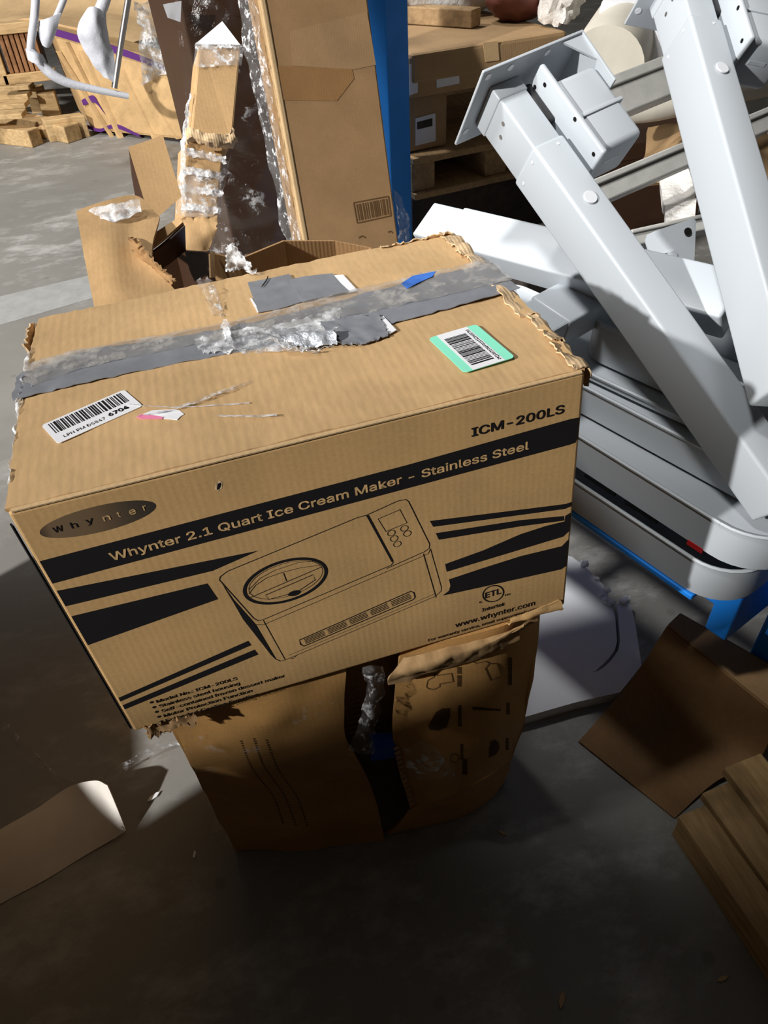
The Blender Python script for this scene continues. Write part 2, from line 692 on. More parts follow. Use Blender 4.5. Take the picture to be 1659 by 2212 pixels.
def Lt(x, y):
    q = toL(Pn(x, y, BO + BM @ V((0, 0, BH)), BM @ V((0, 0, 1))))
    return q.x, q.y


BEX = 0.006          # the lower right of the carton bulges a little
bv, bf = boxgeo((0, 0, 0), (BW, 0, 0), (0, BD, 0), (0, 0, BH - 0.004))
bv[1].x += BEX
bv[2].x += BEX
body = build('body', bv, bf, 'card_main', main, local=True, bevel=0.0035, seg=3)
tube('fold_crease', [(0.004, 0.0015, BH - 0.0035), (0.2, 0.001, BH - 0.003), (0.4, 0.0012, BH - 0.0035), (BW - 0.004, 0.0015, BH - 0.004)], 0.0022, 'card_pale', main, 8, local=True)


def lsheet(name, ctrl, mat, parent=None, **kw):
    return sheet(name, ctrl, mat, parent or main, local=True, **kw)


hT = BH - 0.002
lsheet('top_flap', [[(-0.001, 0.003, hT - 0.001), (0.27, 0.003, hT - 0.0005), (BW + 0.001, 0.003, hT - 0.002)],
                    [(0.0, 0.10, hT + 0.002), (0.27, 0.10, hT + 0.003), (BW + 0.002, 0.10, hT)],
                    [(-0.001, 0.222, hT), (0.27, 0.222, hT + 0.001), (BW + 0.006, 0.222, hT - 0.002)]], 'card_top', nu=60, nv=28, thick=0.004, amp=0.0011, freq=16, ragged=0.0005)
lsheet('top_flap', [[(0.0, 0.224, hT), (0.27, 0.224, hT + 0.001), (BW + 0.008, 0.224, hT - 0.004)],
                    [(0.003, 0.30, hT + 0.002), (0.27, 0.30, hT + 0.003), (BW - 0.004, 0.30, hT - 0.002)],
                    [(0.006, BD, hT - 0.001), (0.27, BD + 0.002, hT - 0.001), (BW - 0.004, BD, hT)]], 'card_top', nu=60, nv=22, thick=0.004, amp=0.0011, freq=16, seed=3, ragged=0.0007)
# torn, delaminated paper along the right edge
for k, (y0, y1, wdt) in enumerate(((0.005, 0.055, 0.013), (0.06, 0.115, 0.010), (0.12, 0.20, 0.016), (0.25, 0.30, 0.012), (0.30, 0.352, 0.016), (0.345, 0.378, 0.018))):
    lsheet('torn_edge', [[(BW - wdt, y0 + (y1 - y0) * i / 4, hT + 0.0045 + 0.0015 * math.sin(i * 2.1 + k)) for i in range(5)],
                         [(BW + 0.006, y0 + (y1 - y0) * i / 4, hT - 0.002 + 0.003 * math.sin(i * 1.7 + k)) for i in range(5)],
                         [(BW + 0.008, y0 + (y1 - y0) * i / 4, hT - 0.022 - 0.006 * math.sin(i * 2.7 + k)) for i in range(5)]],
           'card_torn', nu=14, nv=8, thick=0.0016, amp=0.003, freq=60, seed=k, ragged=0.002)
# crushed far corner and left rim
lsheet('torn_edge', [[(0.45, BD + 0.001, hT - 0.004), (0.50, BD + 0.004, hT - 0.002), (0.545, BD + 0.001, hT)], [(0.45, BD - 0.008, hT + 0.004), (0.50, BD - 0.006, hT + 0.005), (0.545, BD - 0.01, hT + 0.006)]], 'card_torn', nu=24, nv=4, thick=0.0015, amp=0.003, freq=70, ragged=0.002)
lsheet('torn_edge', [[(-0.001, 0.30, hT - 0.06), (-0.004, 0.34, hT - 0.05), (-0.002, 0.376, hT - 0.03)], [(-0.004, 0.30, hT), (-0.007, 0.34, hT), (0.0, 0.376, hT)]], 'card_torn', nu=14, nv=6, thick=0.002, amp=0.003, freq=60, ragged=0.003)
# opened left edge: dark gap behind the printed face
lsheet('edge_gap', [[(-0.0045, 0.006, 0.006), (-0.0045, 0.006, BH - 0.02)], [(-0.0015, 0.001, 0.006), (-0.0015, 0.001, BH - 0.02)]], 'hole_dark', nu=2, nv=20, thick=0.0016)
# frayed lower corner
lsheet('torn_edge', [[(0.012 + 0.02 * i, 0.001, 0.003) for i in range(4)], [(0.012 + 0.02 * i, -0.003, -0.012 - 0.004 * (i % 2)) for i in range(4)]], 'card_brown', nu=24, nv=4, thick=0.002, amp=0.004, freq=90, ragged=0.003)
# wrinkled right end of the lower edge
lsheet('torn_edge', [[(BW - 0.07 + 0.023 * i, -0.0006, 0.006 + 0.003 * i) for i in range(4)], [(BW - 0.072 + 0.0245 * i, -0.003 - 0.001 * (i % 2), 0.0) for i in range(4)], [(BW - 0.075 + 0.025 * i, 0.002, -0.005) for i in range(4)]], 'card_main', nu=20, nv=10, thick=0.0014, amp=0.002, freq=50, ragged=0.001)

LIFT = -0.00015


def F3(x, y, lift=LIFT):
    a, b = Lf(x, y)
    a = min(max(a, 0.0035), BW + BEX * (1 - b / BH) - 0.0035)
    return V((a, lift, b))


def fpoly(name, pts, mat, lift=LIFT, parent=None):
    q = [F3(x, y, lift) for x, y in pts]
    return build(name, q, [tuple(range(len(q)))], mat, parent or main, local=True)


def c4(x, y):
    return x / 2.592, 1000 + y / 2.592


def c5(x, y):
    return 440 + x / 2.9625, 1050 + y / 2.9625


def c6(x, y):
    return 880 + x / 3.686, 820 + y / 3.686


fpoly('printed_title_bar', [(82, 1213), (110, 1261.5), (880, 1054.7), (1232, 960), (1243, 956), (1249, 947), (1252, 901), (1232, 905), (880, 1004)], 'ink')
fpoly('printed_stripe', [(104, 1281), (129, 1313), (459, 1233), (559, 1189)], 'ink')
fpoly('printed_stripe', [(139, 1335), (177, 1397), (471, 1294), (447.5, 1260)], 'ink')
fpoly('printed_stripe', [(243, 1511), (247, 1519), (543, 1393.5), (536, 1384)], 'ink')
fpoly('printed_stripe', [(252.7, 1526.6), (258.5, 1535.5), (558, 1413.6), (549.8, 1403)], 'ink')
fpoly('printed_stripe', [c6(*q) for q in ((178, 1125), (205, 1172), (1250, 1030), (1335, 1000), (1340, 965), (1255, 990))], 'ink')
fpoly('printed_stripe', [c6(*q) for q in ((225, 1222), (250, 1275), (900, 1168), (1250, 1122), (1246, 1085), (900, 1118))], 'ink')
fpoly('printed_stripe', [c6(*q) for q in ((300, 1468), (312, 1530), (1240, 1250), (1315, 1200), (1330, 1050), (1255, 1085), (1252, 1128), (1100, 1165), (900, 1230), (600, 1360))], 'ink')
fpoly('printed_stripe', [c6(*q) for q in ((330, 1590), (342, 1640), (330, 1680), (280, 1720), (600, 1650), (1225, 1510), (1295, 1475), (1310, 1265), (1230, 1325), (900, 1405), (600, 1500))], 'ink')


def ftext(s, p0, p1, top, mat='ink', bold=0.0, lift=LIFT - 0.00012, spacing=1.0, parent=None):
    a = F3(*p0, lift)
    b = F3(*p1, lift)
    t = F3(*top, lift)
    return flat_text('printed_lettering', s, a, V((b.x - a.x, 0, b.z - a.z)), V((0, 0, t.z - a.z)), mat, parent or main, bold, spacing)


cardboard('print_knockout', (0.55, 0.36, 0.17), 'X', 0.3)
ftext('Whynter 2.1 Quart Ice Cream Maker - Stainless Steel', (241, 1211), (1142, 969.5), (233, 1189), 'print_knockout', 0.016)
ftext('ICM-200LS', (1018, 943), (1218, 891), (1016, 919), 'ink', 0.02)
# oval brand badge
la, lb = Lf(84, 1148.5), Lf(337, 1092.6)
lt_, lbo = Lf(285, 1074), Lf(135, 1169.8)
cx, cz = (la[0] + lb[0]) / 2, (lt_[1] + lbo[1]) / 2
rx, rz = (lb[0] - la[0]) / 2, (lt_[1] - lbo[1]) / 2
badge = build('printed_oval', [(cx + rx * math.cos(k * math.pi / 30), LIFT, cz + rz * math.sin(k * math.pi / 30)) for k in range(60)], [tuple(range(60))], 'logo_print', main, local=True)
for ch, x, y, wd, hh, mt in (('W', 305, 392, 55, 46, 'ink'), ('h', 404, 367, 36, 48, 'ink'), ('y', 486, 342, 42, 48, 'ink'), ('n', 583, 326, 40, 50, 'print_knockout'), ('t', 662, 304, 18, 46, 'print_knockout'), ('e', 728, 291, 38, 50, 'print_knockout'), ('r', 806, 266, 20, 50, 'print_knockout')):
    ftext(ch, c4(x, y), c4(x + wd, y - wd * 0.27), c4(x - 6, y - hh), mt, 0.004)
yy = [('Model No.: ICM-200LS', (878, 1343), (1328, 1212)), ('Stainless steel housing', (893, 1369), (1342, 1240)), ('Self-contained frozen dessert maker', (907, 1396), (1595, 1197)),
      ('Motor Protection Function', (920, 1423), (1412, 1281)), ('Extended Cooling Function', (931, 1450), (1445, 1302))]
for s, a, b in yy:
    ftext(s, c4(*a), c4(*b), c4(a[0] - 8, a[1] - 21), 'ink', 0.006)
for x, y in ((848, 1340), (863, 1367), (877, 1393), (890, 1420), (903, 1447)):
    p = F3(*c4(x, y))
    build('printed_bullet', [(p.x + 0.0022 * math.cos(k), LIFT - 0.0001, p.z + 0.0022 * math.sin(k)) for k in [i * math.pi / 5 for i in range(10)]], [tuple(range(10))], 'ink', main, local=True)
ftext('Intertek', c6(592, 1848), c6(775, 1795), c6(590, 1812), 'ink', 0.01)
ftext('www.whynter.com', c6(380, 1973), c6(1013, 1793), c6(376, 1925), 'ink', 0.012)
ftext('For warranty service, email support@whynter.com', c6(165, 2085), c6(1140, 1798), c6(163, 2058), 'ink', 0.006)
ftext('ETL', c6(617, 1740), c6(745, 1700), c6(612, 1684), 'ink', 0.02)
ftext('c', c6(570, 1780), c6(592, 1774), c6(568, 1755), 'ink', 0.01)
ftext('us', c6(775, 1722), c6(818, 1711), c6(773, 1700), 'ink', 0.01)


def strokegeo(pts, wpx, lift, closed=False):
    q = [F3(*p, lift) for p in pts]
    if closed:
        q.append(q[0])
    h = wpx * 0.5 / 1700.0
    vs, fs = [], []
    for k in range(len(q)):
        t = (q[min(k + 1, len(q) - 1)] - q[max(k - 1, 0)])
        if closed and k in (0, len(q) - 1):
            t = q[1] - q[-2]
        t = V((t.x, 0, t.z)).normalized()
        n = V((-t.z, 0, t.x))
        vs += [q[k] + n * h, q[k] - n * h]
    for k in range(len(q) - 1):
        fs.append((2 * k, 2 * k + 1, 2 * k + 3, 2 * k + 2))
    return vs, fs


L2 = LIFT - 0.00006
G = []
for pts, wd, cl in (
        ([(105, 580), (150, 545), (980, 202), (1030, 188), (1052, 190)], 1.7, 0),
        ([(105, 580), (100, 600), (320, 846), (350, 862), (390, 850), (1160, 522), (1198, 506), (1211, 490), (1205, 470)], 1.7, 0),
        ([(1048, 188), (1120, 320), (1207, 480)], 4.4, 0),
        ([(1040, 186), (1240, 95), (1290, 85), (1310, 97), (1445, 370), (1442, 398), (1410, 420), (1170, 527)], 1.7, 0),
        ([(1448, 405), (1436, 432), (1400, 448), (380, 888), (330, 886)], 1.2, 0),
        ([(330, 885), (460, 1106), (490, 1120), (522, 1112)], 1.6, 0), ([(380, 858), (520, 1110)], 1.4, 0),
        ([(522, 1112), (1480, 705), (1518, 672), (1521, 650), (1450, 400)], 1.4, 0), ([(545, 1082), (1480, 688)], 0.9, 0),
        ([(1405, 432), (1487, 712)], 1.8, 0), ([(548, 1100), (570, 1104), (592, 1084)], 1.2, 0),
        ([(1115, 210), (1255, 150), (1300, 235), (1165, 290)], 1.6, 1),
        ([(300, 712), (750, 518)], 1.6, 0), ([(288, 690), (330, 635), (400, 588), (500, 552), (620, 522), (745, 506)], 1.2, 0),
        ([(290, 660), (360, 590), (450, 540), (600, 490), (720, 478)], 1.0, 0), ([(510, 556), (530, 608)], 1.6, 0),
        ([(395, 697), (700, 566), (712, 600), (610, 668), (540, 692), (415, 725)], 1.7, 1)):
    G.append(strokegeo([c5(*p) for p in pts], wd, L2, bool(cl)))


def ell(cx_, cy_, a, b, rot, n=40):
    r = math.radians(rot)
    return [(cx_ + a * math.cos(t) * math.cos(r) - b * math.sin(t) * math.sin(r), cy_ + a * math.cos(t) * math.sin(r) + b * math.sin(t) * math.cos(r)) for t in [2 * math.pi * i / n for i in range(n)]]


for x, y in ((1283, 270), (1302, 303), (1200, 300), (1218, 335), (1238, 370)):
    G.append(strokegeo([c5(*p) for p in ell(x, y, 25, 17, -20, 20)], 1.3, L2, True))
G.append(strokegeo([c5(*p) for p in ell(522, 607, 270, 125, -17, 60)], 6.5, L2, True))
G.append(strokegeo([c5(*p) for p in ell(524, 600, 245, 104, -17, 60)], 0.9, L2 - 0.00003, True))
q = [F3(*c5(*p), L2) for p in ell(580, 685, 42, 17, -15, 16)]
G.append((q, [tuple(range(16))]))
q = [F3(*c5(*p), L2) for p in ((108, 610), (190, 725), (330, 882), (400, 1010), (462, 1112), (430, 1080), (250, 850), (190, 745))]
G.append((q, [tuple(range(8))]))
G.append(strokegeo([c5(*p) for p in ((612, 985), (1325, 672), (1345, 682), (1352, 712), (1340, 726), (640, 1024), (620, 1012))], 2.6, L2, True))
for t0 in (0.12, 0.36, 0.60, 0.84):
    for s0, s1 in ((0.02, 0.20), (0.23, 0.40), (0.43, 0.59), (0.62, 0.78), (0.81, 0.985)):
        A0, A1, B0, B1 = (625, 985), (1325, 680), (640, 1018), (1342, 716)
        def vent(s, t):
            return (A0[0] * (1 - t) * (1 - s) + A1[0] * (1 - t) * s + B0[0] * t * (1 - s) + B1[0] * t * s, A0[1] * (1 - t) * (1 - s) + A1[1] * (1 - t) * s + B0[1] * t * (1 - s) + B1[1] * t * s)
        G.append(strokegeo([c5(*vent(s0, t0)), c5(*vent(s1, t0))], 2.1, L2))
G.append(strokegeo([c6(*p) for p in ell(683, 1703, 84, 62, -18, 30)], 3.2, L2, True))
build('printed_drawing', *merge(G), 'ink', main, local=True)
# punctured slit in the front
fpoly('slit', [(466, 1043), (474, 1038), (481, 1042), (479, 1055), (471, 1061), (464, 1056)], 'card_torn', LIFT)
fpoly('slit', [(470, 1045), (476, 1042), (478, 1047), (474, 1056), (468, 1058)], 'hole_dark', LIFT - 0.0001)

# ------------------------------------------------------------------ tapes and stickers on top
ZT = BH + 0.0030


def T3(x, y, dz=0.0):
    a, b = Lt(x, y)
    return V((a, b, ZT + dz))


def tsheet(name, rows, mat, dz=0.0, parent=None, **kw):
    return lsheet(name, [[T3(*p, dz) for p in r] for r in rows], mat, parent, **kw)


tape = tsheet('silver_tape', [[(40, 815), (200, 762), (480, 716), (700, 663), (900, 610), (1062, 572)], [(28, 870), (210, 826), (480, 772), (700, 735), (900, 690), (1122, 628)]], 'duct_tape', 0.0, nu=70, nv=8, thick=0.0008, amp=0.0008, freq=40, ragged=0.001)
tsheet('clear_tape', [[(60, 795), (200, 757), (480, 706), (700, 650), (900, 602), (1060, 566)], [(50, 850), (210, 796), (480, 742), (700, 700), (900, 660), (1105, 612)]], 'clear_tape', 0.0016, nu=90, nv=16, thick=0.0006, amp=0.002, freq=45, seed=2, ragged=0.001)
tsheet('clear_tape', [[(415, 742), (520, 722), (640, 700), (740, 672)], [(440, 770), (530, 768), (660, 764), (730, 752)]], 'milky_film', 0.0018, nu=40, nv=16, thick=0.0005, amp=0.003, freq=70, seed=5, ragged=0.002)
# tape hanging over the left and right rims
lsheet('clear_tape', [[(-0.002, 0.17, ZT), (0.001, 0.22, ZT + 0.001), (0.002, 0.30, ZT)], [(-0.008, 0.15, ZT - 0.03), (-0.01, 0.21, ZT - 0.03), (-0.008, 0.27, ZT - 0.03)], [(-0.006, 0.12, ZT - 0.10), (-0.006, 0.19, ZT - 0.11), (-0.006, 0.25, ZT - 0.10)]], 'milky_film', nu=30, nv=24, thick=0.0006, amp=0.006, freq=60, seed=8, ragged=0.002)
lsheet('clear_tape', [[(0.0, 0.04, ZT - 0.002), (-0.001, 0.12, ZT - 0.001), (0.001, 0.2, ZT)], [(-0.005, 0.04, ZT - 0.05), (-0.006, 0.1, ZT - 0.06), (-0.006, 0.17, ZT - 0.06)]], 'milky_film', nu=24, nv=16, thick=0.0006, amp=0.005, freq=70, seed=9, ragged=0.002)
a0, a1 = Lt(1062, 572), Lt(1122, 628)
lsheet('silver_tape', [[(BW - 0.01, 0.20, ZT), (BW - 0.01, 0.245, ZT), (BW - 0.01, 0.285, ZT)], [(BW + 0.012, 0.20, ZT - 0.006), (BW + 0.012, 0.245, ZT - 0.006), (BW + 0.01, 0.29, ZT - 0.006)], [(BW + 0.013, 0.195, ZT - 0.06), (BW + 0.013, 0.245, ZT - 0.06), (BW + 0.011, 0.295, ZT - 0.06)]], 'clear_tape', nu=14, nv=14, thick=0.001, amp=0.003, freq=50)
# grey duct tape patches, one torn and curled
tsheet('duct_tape', [[(536, 616), (580, 608), (626, 598)], [(548, 650), (595, 640), (645, 628)], [(560, 682), (610, 672), (665, 655)]], 'duct_tape', 0.0008, nu=20, nv=16, thick=0.0008, amp=0.0007, freq=40)
tsheet('duct_tape', [[(628, 611), (670, 603), (719, 597)], [(640, 634), (690, 622), (737, 620)], [(655, 660), (705, 648), (755, 638)]], 'duct_tape', 0.0012, nu=20, nv=16, thick=0.0008, amp=0.0007, freq=40, seed=3)
tsheet('duct_tape', [[(690, 705), (740, 695), (818, 690)], [(712, 730), (765, 722), (832, 712)], [(740, 755), (785, 752), (840, 733)]], 'duct_tape', 0.0022, nu=26, nv=16, thick=0.0009, amp=0.0014, freq=50, seed=4, ragged=0.0012)
plain('tape_silver_back', (0.5, 0.53, 0.58), 0.25, 0.6, metal=0.4, bmp=0.8, nscale=90, bdist=0.002)
lsheet('curled_tape', [[T3(612, 742, 0.001), T3(660, 738, 0.001), T3(725, 728, 0.002)], [T3(610, 750, 0.010), T3(662, 746, 0.012), T3(726, 740, 0.012)], [T3(625, 760, 0.003), T3(670, 762, 0.004), T3(732, 755, 0.003)]], 'tape_silver_back', nu=34, nv=14, thick=0.0008, amp=0.003, freq=80, ragged=0.0012)
lsheet('film_scrap', [[T3(540, 728, 0.004), T3(600, 752, 0.006), T3(660, 764, 0.004), T3(690, 768, 0.003)], [T3(550, 745, 0.012), T3(600, 768, 0.014), T3(655, 776, 0.010), T3(690, 774, 0.005)]], 'milky_film', nu=44, nv=10, thick=0.0006, amp=0.006, freq=90, ragged=0.002)
lsheet('film_scrap', [[T3(480, 712, 0.003), T3(490, 740, 0.004)], [T3(498, 712, 0.009), T3(512, 775, 0.006)]], 'milky_film', nu=16, nv=10, thick=0.0006, amp=0.004, freq=90, ragged=0.002)
lsheet('film_scrap', [[T3(425, 612, 0.002), T3(440, 640, 0.003), T3(462, 690, 0.002)], [T3(455, 615, 0.008), T3(470, 640, 0.006), T3(488, 692, 0.003)]], 'clear_film', nu=24, nv=14, thick=0.0005, amp=0.005, freq=80, ragged=0.002)
tw = lsheet('film_scrap', [[T3(490, 592, 0.0), T3(520, 586, 0.0), T3(562, 598, 0.001)], [T3(497, 590, 0.022), T3(520, 588, 0.026), T3(545, 596, 0.010)], [T3(505, 584, 0.03), T3(518, 583, 0.03), T3(530, 588, 0.02)]], 'milky_film', nu=24, nv=20, thick=0.0006, amp=0.006, freq=90, ragged=0.002)
lsheet('film_scrap', [[T3(300, 905, 0.001), T3(380, 888, 0.001), T3(470, 855, 0.0015), T3(545, 828, 0.001)], [T3(300, 909, 0.001), T3(382, 896, 0.004), T3(474, 866, 0.004), T3(548, 833, 0.001)]], 'clear_film', nu=40, nv=4, thick=0.0004, amp=0.001, freq=90)
lsheet('film_scrap', [[T3(470, 903, 0.001), T3(540, 906, 0.001), T3(600, 903, 0.001)], [T3(470, 906, 0.001), T3(540, 910, 0.002), T3(600, 907, 0.001)]], 'milky_film', nu=30, nv=3, thick=0.0004, amp=0.0008, freq=90)
lsheet('film_scrap', [[T3(280, 880, 0.001), T3(380, 886, 0.001), T3(540, 876, 0.001)], [T3(280, 882, 0.001), T3(380, 889, 0.002), T3(540, 879, 0.001)]], 'milky_film', nu=30, nv=3, thick=0.0004, amp=0.0008, freq=90)
# white remnants of stickers
for pts in (((722, 601), (742, 600), (773, 634), (754, 638)), ((815, 694), (829, 690), (857, 720), (843, 728)), ((541, 650), (546, 652), (563, 680), (558, 682))):
    extrude('sticker_remnant', [T3(*p, 0.0004) for p in pts], (0, 0, 0.0008), 'paper_white', main, local=True)
extrude('sticker_remnant', [T3(*p, 0.0) for p in ((298, 906), (330, 893), (376, 890), (390, 893), (400, 901), (392, 906), (385, 913), (345, 909))], (0, 0, 0.0006), 'paper_white', main, local=True)
extrude('pink_remnant', [T3(*p, 0.0007) for p in ((297, 908), (306, 902), (330, 904), (356, 908), (352, 912), (308, 912))], (0, 0, 0.0004), 'label_pink', main, local=True)
extrude('blue_patch', [T3(*p, 0.0028) for p in ((868, 622), (892, 606), (942, 596), (935, 607), (902, 622), (880, 634))], (0, 0, 0.0003), 'blue_mark', main, local=True)
plain('scratch', (0.01, 0.01, 0.012), 0.5)
tsheet('hair_scrap', [[(580, 606), (577, 614), (570, 624), (567, 629)], [(582, 606), (579, 615), (571, 626), (567, 630)]], 'scratch', 0.003, nu=10, nv=1, thick=0.0004)


def label_frame(c00, c10, c01):
    """local frame of a sticker on the top: origin, u, v"""
    o = T3(*c00, 0.0)
    return o, T3(*c10, 0.0) - o, T3(*c01, 0.0) - o


def lp(fr, u, v, dz):
    return fr[0] + fr[1] * u + fr[2] * v + V((0, 0, dz))


def rrect(fr, u0, u1, v0, v1, r, dz, n=5):
    L, W_ = fr[1].length, fr[2].length
    ru, rv = r / L, r / W_
    pts = []
    for cu_, cv_, st in ((u1 - ru, v1 - rv, 0), (u0 + ru, v1 - rv, 1), (u0 + ru, v0 + rv, 2), (u1 - ru, v0 + rv, 3)):
        for k in range(n + 1):
            t = (st + k / n) * math.pi / 2
            pts.append(lp(fr, cu_ + ru * math.cos(t), cv_ + rv * math.sin(t), dz))
    return pts


def bars(fr, u0, u1, v0, v1, dz, n, rng, along='u', fill=0.55):
    vs, fs = [], []
    x = 0.0
    ws = []
    while x < 1:
        a = rng.choice((1, 1, 2, 3)) / n
        g = rng.choice((1, 1, 2, 2)) / n
        ws.append((x, min(x + a, 1)))
        x += a + g
    for a, b in ws:
        k = len(vs)
        if along == 'u':
            q = [(u0 + (u1 - u0) * a, v0), (u0 + (u1 - u0) * b, v0), (u0 + (u1 - u0) * b, v1), (u0 + (u1 - u0) * a, v1)]
        else:
            q = [(u0, v0 + (v1 - v0) * a), (u1, v0 + (v1 - v0) * a), (u1, v0 + (v1 - v0) * b), (u0, v0 + (v1 - v0) * b)]
        vs += [lp(fr, *p, dz) for p in q]
        fs.append((k, k + 1, k + 2, k + 3))
    return vs, fs


fr = label_frame((128, 965), (311, 883), (92, 925))
lpn = extrude('barcode_sticker', rrect(fr, 0, 1, 0, 1, 0.004, 0.0), (0, 0, 0.0006), 'paper_white', main, local=True, label='white barcode sticker')
build('barcode', *bars(fr, 0.06, 0.93, 0.42, 0.92, 0.0009, 95, random.Random(4)), 'ink', lpn, local=True)
o_ = lp(fr, 0.10, 0.12, 0.0009)
flat_text('sticker_lettering', 'LPN PM DS847', o_, fr[1] * 0.48, fr[2] * 0.15, 'ink', lpn, 0.0)
flat_text('sticker_lettering', '6704', lp(fr, 0.63, 0.15, 0.0009), fr[1] * 0.24, fr[2] * 0.19, 'ink', lpn, 0.03)

fr = label_frame((1003, 812), (1113, 778), (925, 737))
gl = extrude('green_barcode_label', rrect(fr, 0, 1, 0, 1, 0.005, 0.0), (0, 0, 0.0006), 'label_green', main, local=True, label='white and mint green barcode label')
q = [lp(fr, u, v, 0.0008) for u, v in ((0.17, 0.0), (0.80, 0.0), (0.80, 1.0), (0.17, 1.0))]
lw = build('label_field', q, [(0, 1, 2, 3)], 'paper_white', gl, local=True)
build('barcode', *bars(fr, 0.22, 0.66, 0.10, 0.86, 0.0011, 80, random.Random(9), 'v'), 'ink', gl, local=True)
rng = random.Random(3)
vs, fs = [], []
for k in range(26):
    v0 = 0.05 + 0.034 * k
    for j in range(2):
        u0 = 0.70 + 0.035 * j + rng.uniform(0, 0.015)
        n = len(vs)
        vs += [lp(fr, u, v, 0.0011) for u, v in ((u0, v0), (u0 + 0.028, v0 + rng.uniform(-0.006, 0.01)), (u0 + 0.028, v0 + 0.022), (u0, v0 + 0.016))]
        fs.append((n, n + 1, n + 2, n + 3))
build('label_print', vs, fs, 'ink', gl, local=True)
# ================================================================== crushed carton under the printed one
lc_o = V((0.28, 0.25, 0.0))
low = thing('crushed_carton', 'dark orange-brown crushed carton split open in front, carrying the printed carton', 'carton', lc_o)
xa, za = BM @ V((1, 0, 0)), BM @ V((0, 0, 1))


def under(x, y):
    """point just below the underside of the printed carton"""
    return V((x, y, 0.60 + 0.0429 * x - 0.0135 * y - 0.004))


g0 = [Pz(515, 1840), Pz(670, 1831), Pz(830, 1815)]
left_ctrl = [[under(0.035, 0.03), under(0.17, 0.015), under(0.265, 0.02)],
             [Py(412, 1645, 0.045), Py(570, 1600, 0.01), Py(742, 1575, 0.02)],
             [Py(425, 1668, 0.07), Py(600, 1680, 0.035), Py(775, 1645, 0.02)],
             [Py(468, 1755, 0.09), Py(640, 1760, 0.055), Py(812, 1730, 0.03)],
             [g0[0] + V((0, 0, 0.003)), g0[1] + V((0, 0, 0.003)), g0[2] + V((0, 0, 0.003))]]
sheet('front_panel', left_ctrl, 'card_lower', low, nu=28, nv=40, thick=0.005, amp=0.006, freq=9)
# film stretched over the left panel
sheet('film_wrap', [[p + V((0, -0.006, 0)) for p in r] for r in left_ctrl[:4]], 'thin_film', low, nu=28, nv=40, thick=0.0005, amp=0.007, freq=14, seed=2)
right_ctrl = [[under(0.335, 0.012), under(0.43, 0.0), under(0.50, 0.01), under(0.545, 0.05)],
              [Py(848, 1560, 0.03), Py(950, 1545, -0.005), Py(1060, 1505, -0.005), Py(1150, 1460, 0.03)],
              [Py(862, 1660, 0.03), Py(965, 1640, -0.02), Py(1060, 1600, -0.015), Py(1128, 1560, 0.02)],
              [Py(886, 1745, 0.03), Py(985, 1706, -0.02), Py(1050, 1672, -0.01), Py(1100, 1640, 0.02)]]
rp = sheet('front_panel', right_ctrl, 'card_lower', low, nu=30, nv=36, thick=0.005, amp=0.004, freq=9, seed=4)
low_edge = [right_ctrl[3][0], right_ctrl[3][1], right_ctrl[3][2], right_ctrl[3][3]]
foot = [Pz(835, 1800) + V((0, 0, 0.004)), Pz(965, 1775) + V((0, 0, 0.004)), Pz(1050, 1735) + V((0, 0, 0.004)), Pz(1087, 1685) + V((0, 0, 0.004))]
sheet('tucked_flap', [low_edge, [a.lerp(b, 0.5) + V((0, -0.004, 0)) for a, b in zip(low_edge, foot)], foot], 'card_lower', low, nu=28, nv=14, thick=0.005, amp=0.005, freq=10, seed=5)
# right side, back, left side panels
sheet('side_panel', [[right_ctrl[0][3], under(0.555, 0.16), under(0.55, 0.27)], [right_ctrl[2][3], V((0.56, 0.2, 0.3)), V((0.56, 0.27, 0.3))], [foot[3], V((0.555, 0.18, 0.004)), V((0.55, 0.27, 0.004))]], 'card_lower', low, nu=12, nv=16, thick=0.005, amp=0.004, freq=8)
sheet('side_panel', [[left_ctrl[0][0], under(0.03, 0.2), under(0.03, 0.27)], [left_ctrl[2][0], V((0.05, 0.22, 0.3)), V((0.05, 0.27, 0.3))], [left_ctrl[4][0], V((0.04, 0.19, 0.004)), V((0.04, 0.27, 0.004))]], 'card_lower', low, nu=12, nv=20, thick=0.005, amp=0.005, freq=9)
sheet('back_panel', [[under(0.03, 0.272), under(0.55, 0.272)], [V((0.04, 0.272, 0.004)), V((0.55, 0.272, 0.004))]], 'card_lower', low, nu=6, nv=6, thick=0.005)
sheet('top_flap', [[under(0.06, 0.06), under(0.53, 0.06)], [under(0.06, 0.36), under(0.53, 0.262)]], 'card_lower', low, nu=6, nv=6, thick=0.006)
# inner corrugated board seen through the split
sheet('inner_board', [[under(0.24, 0.06), under(0.36, 0.06)], [V((0.25, 0.075, 0.30)), V((0.37, 0.075, 0.30))]], 'card_inner', low, nu=10, nv=16, thick=0.004, amp=0.002)
for k in range(12):
    y = 1470 + 11 * k
    a, b = Py(738 + k * 1.5, y + 4, 0.068), Py(772 + k * 1.2, y - 4, 0.064)
    tube('corrugation_ridge', [a, b], 0.0022, 'card_brown', low, 6, False)
for k in range(13):
    a, b = Py(851 + k * 3.0, 1618 + 10 * k, 0.022), Py(862 + k * 2.6, 1614 + 10 * k, 0.020)
    tube('corrugation_ridge', [a, b], 0.0024, 'card_torn', low, 6, False)
sheet('inner_wrap', [[Py(800, 1592, 0.036), Py(858, 1588, 0.036)], [Py(800, 1638, 0.036), Py(860, 1628, 0.036)]], 'inner_blue', low, nu=8, nv=8, thick=0.012, amp=0.004, freq=20, label='blue wrapping inside the split')
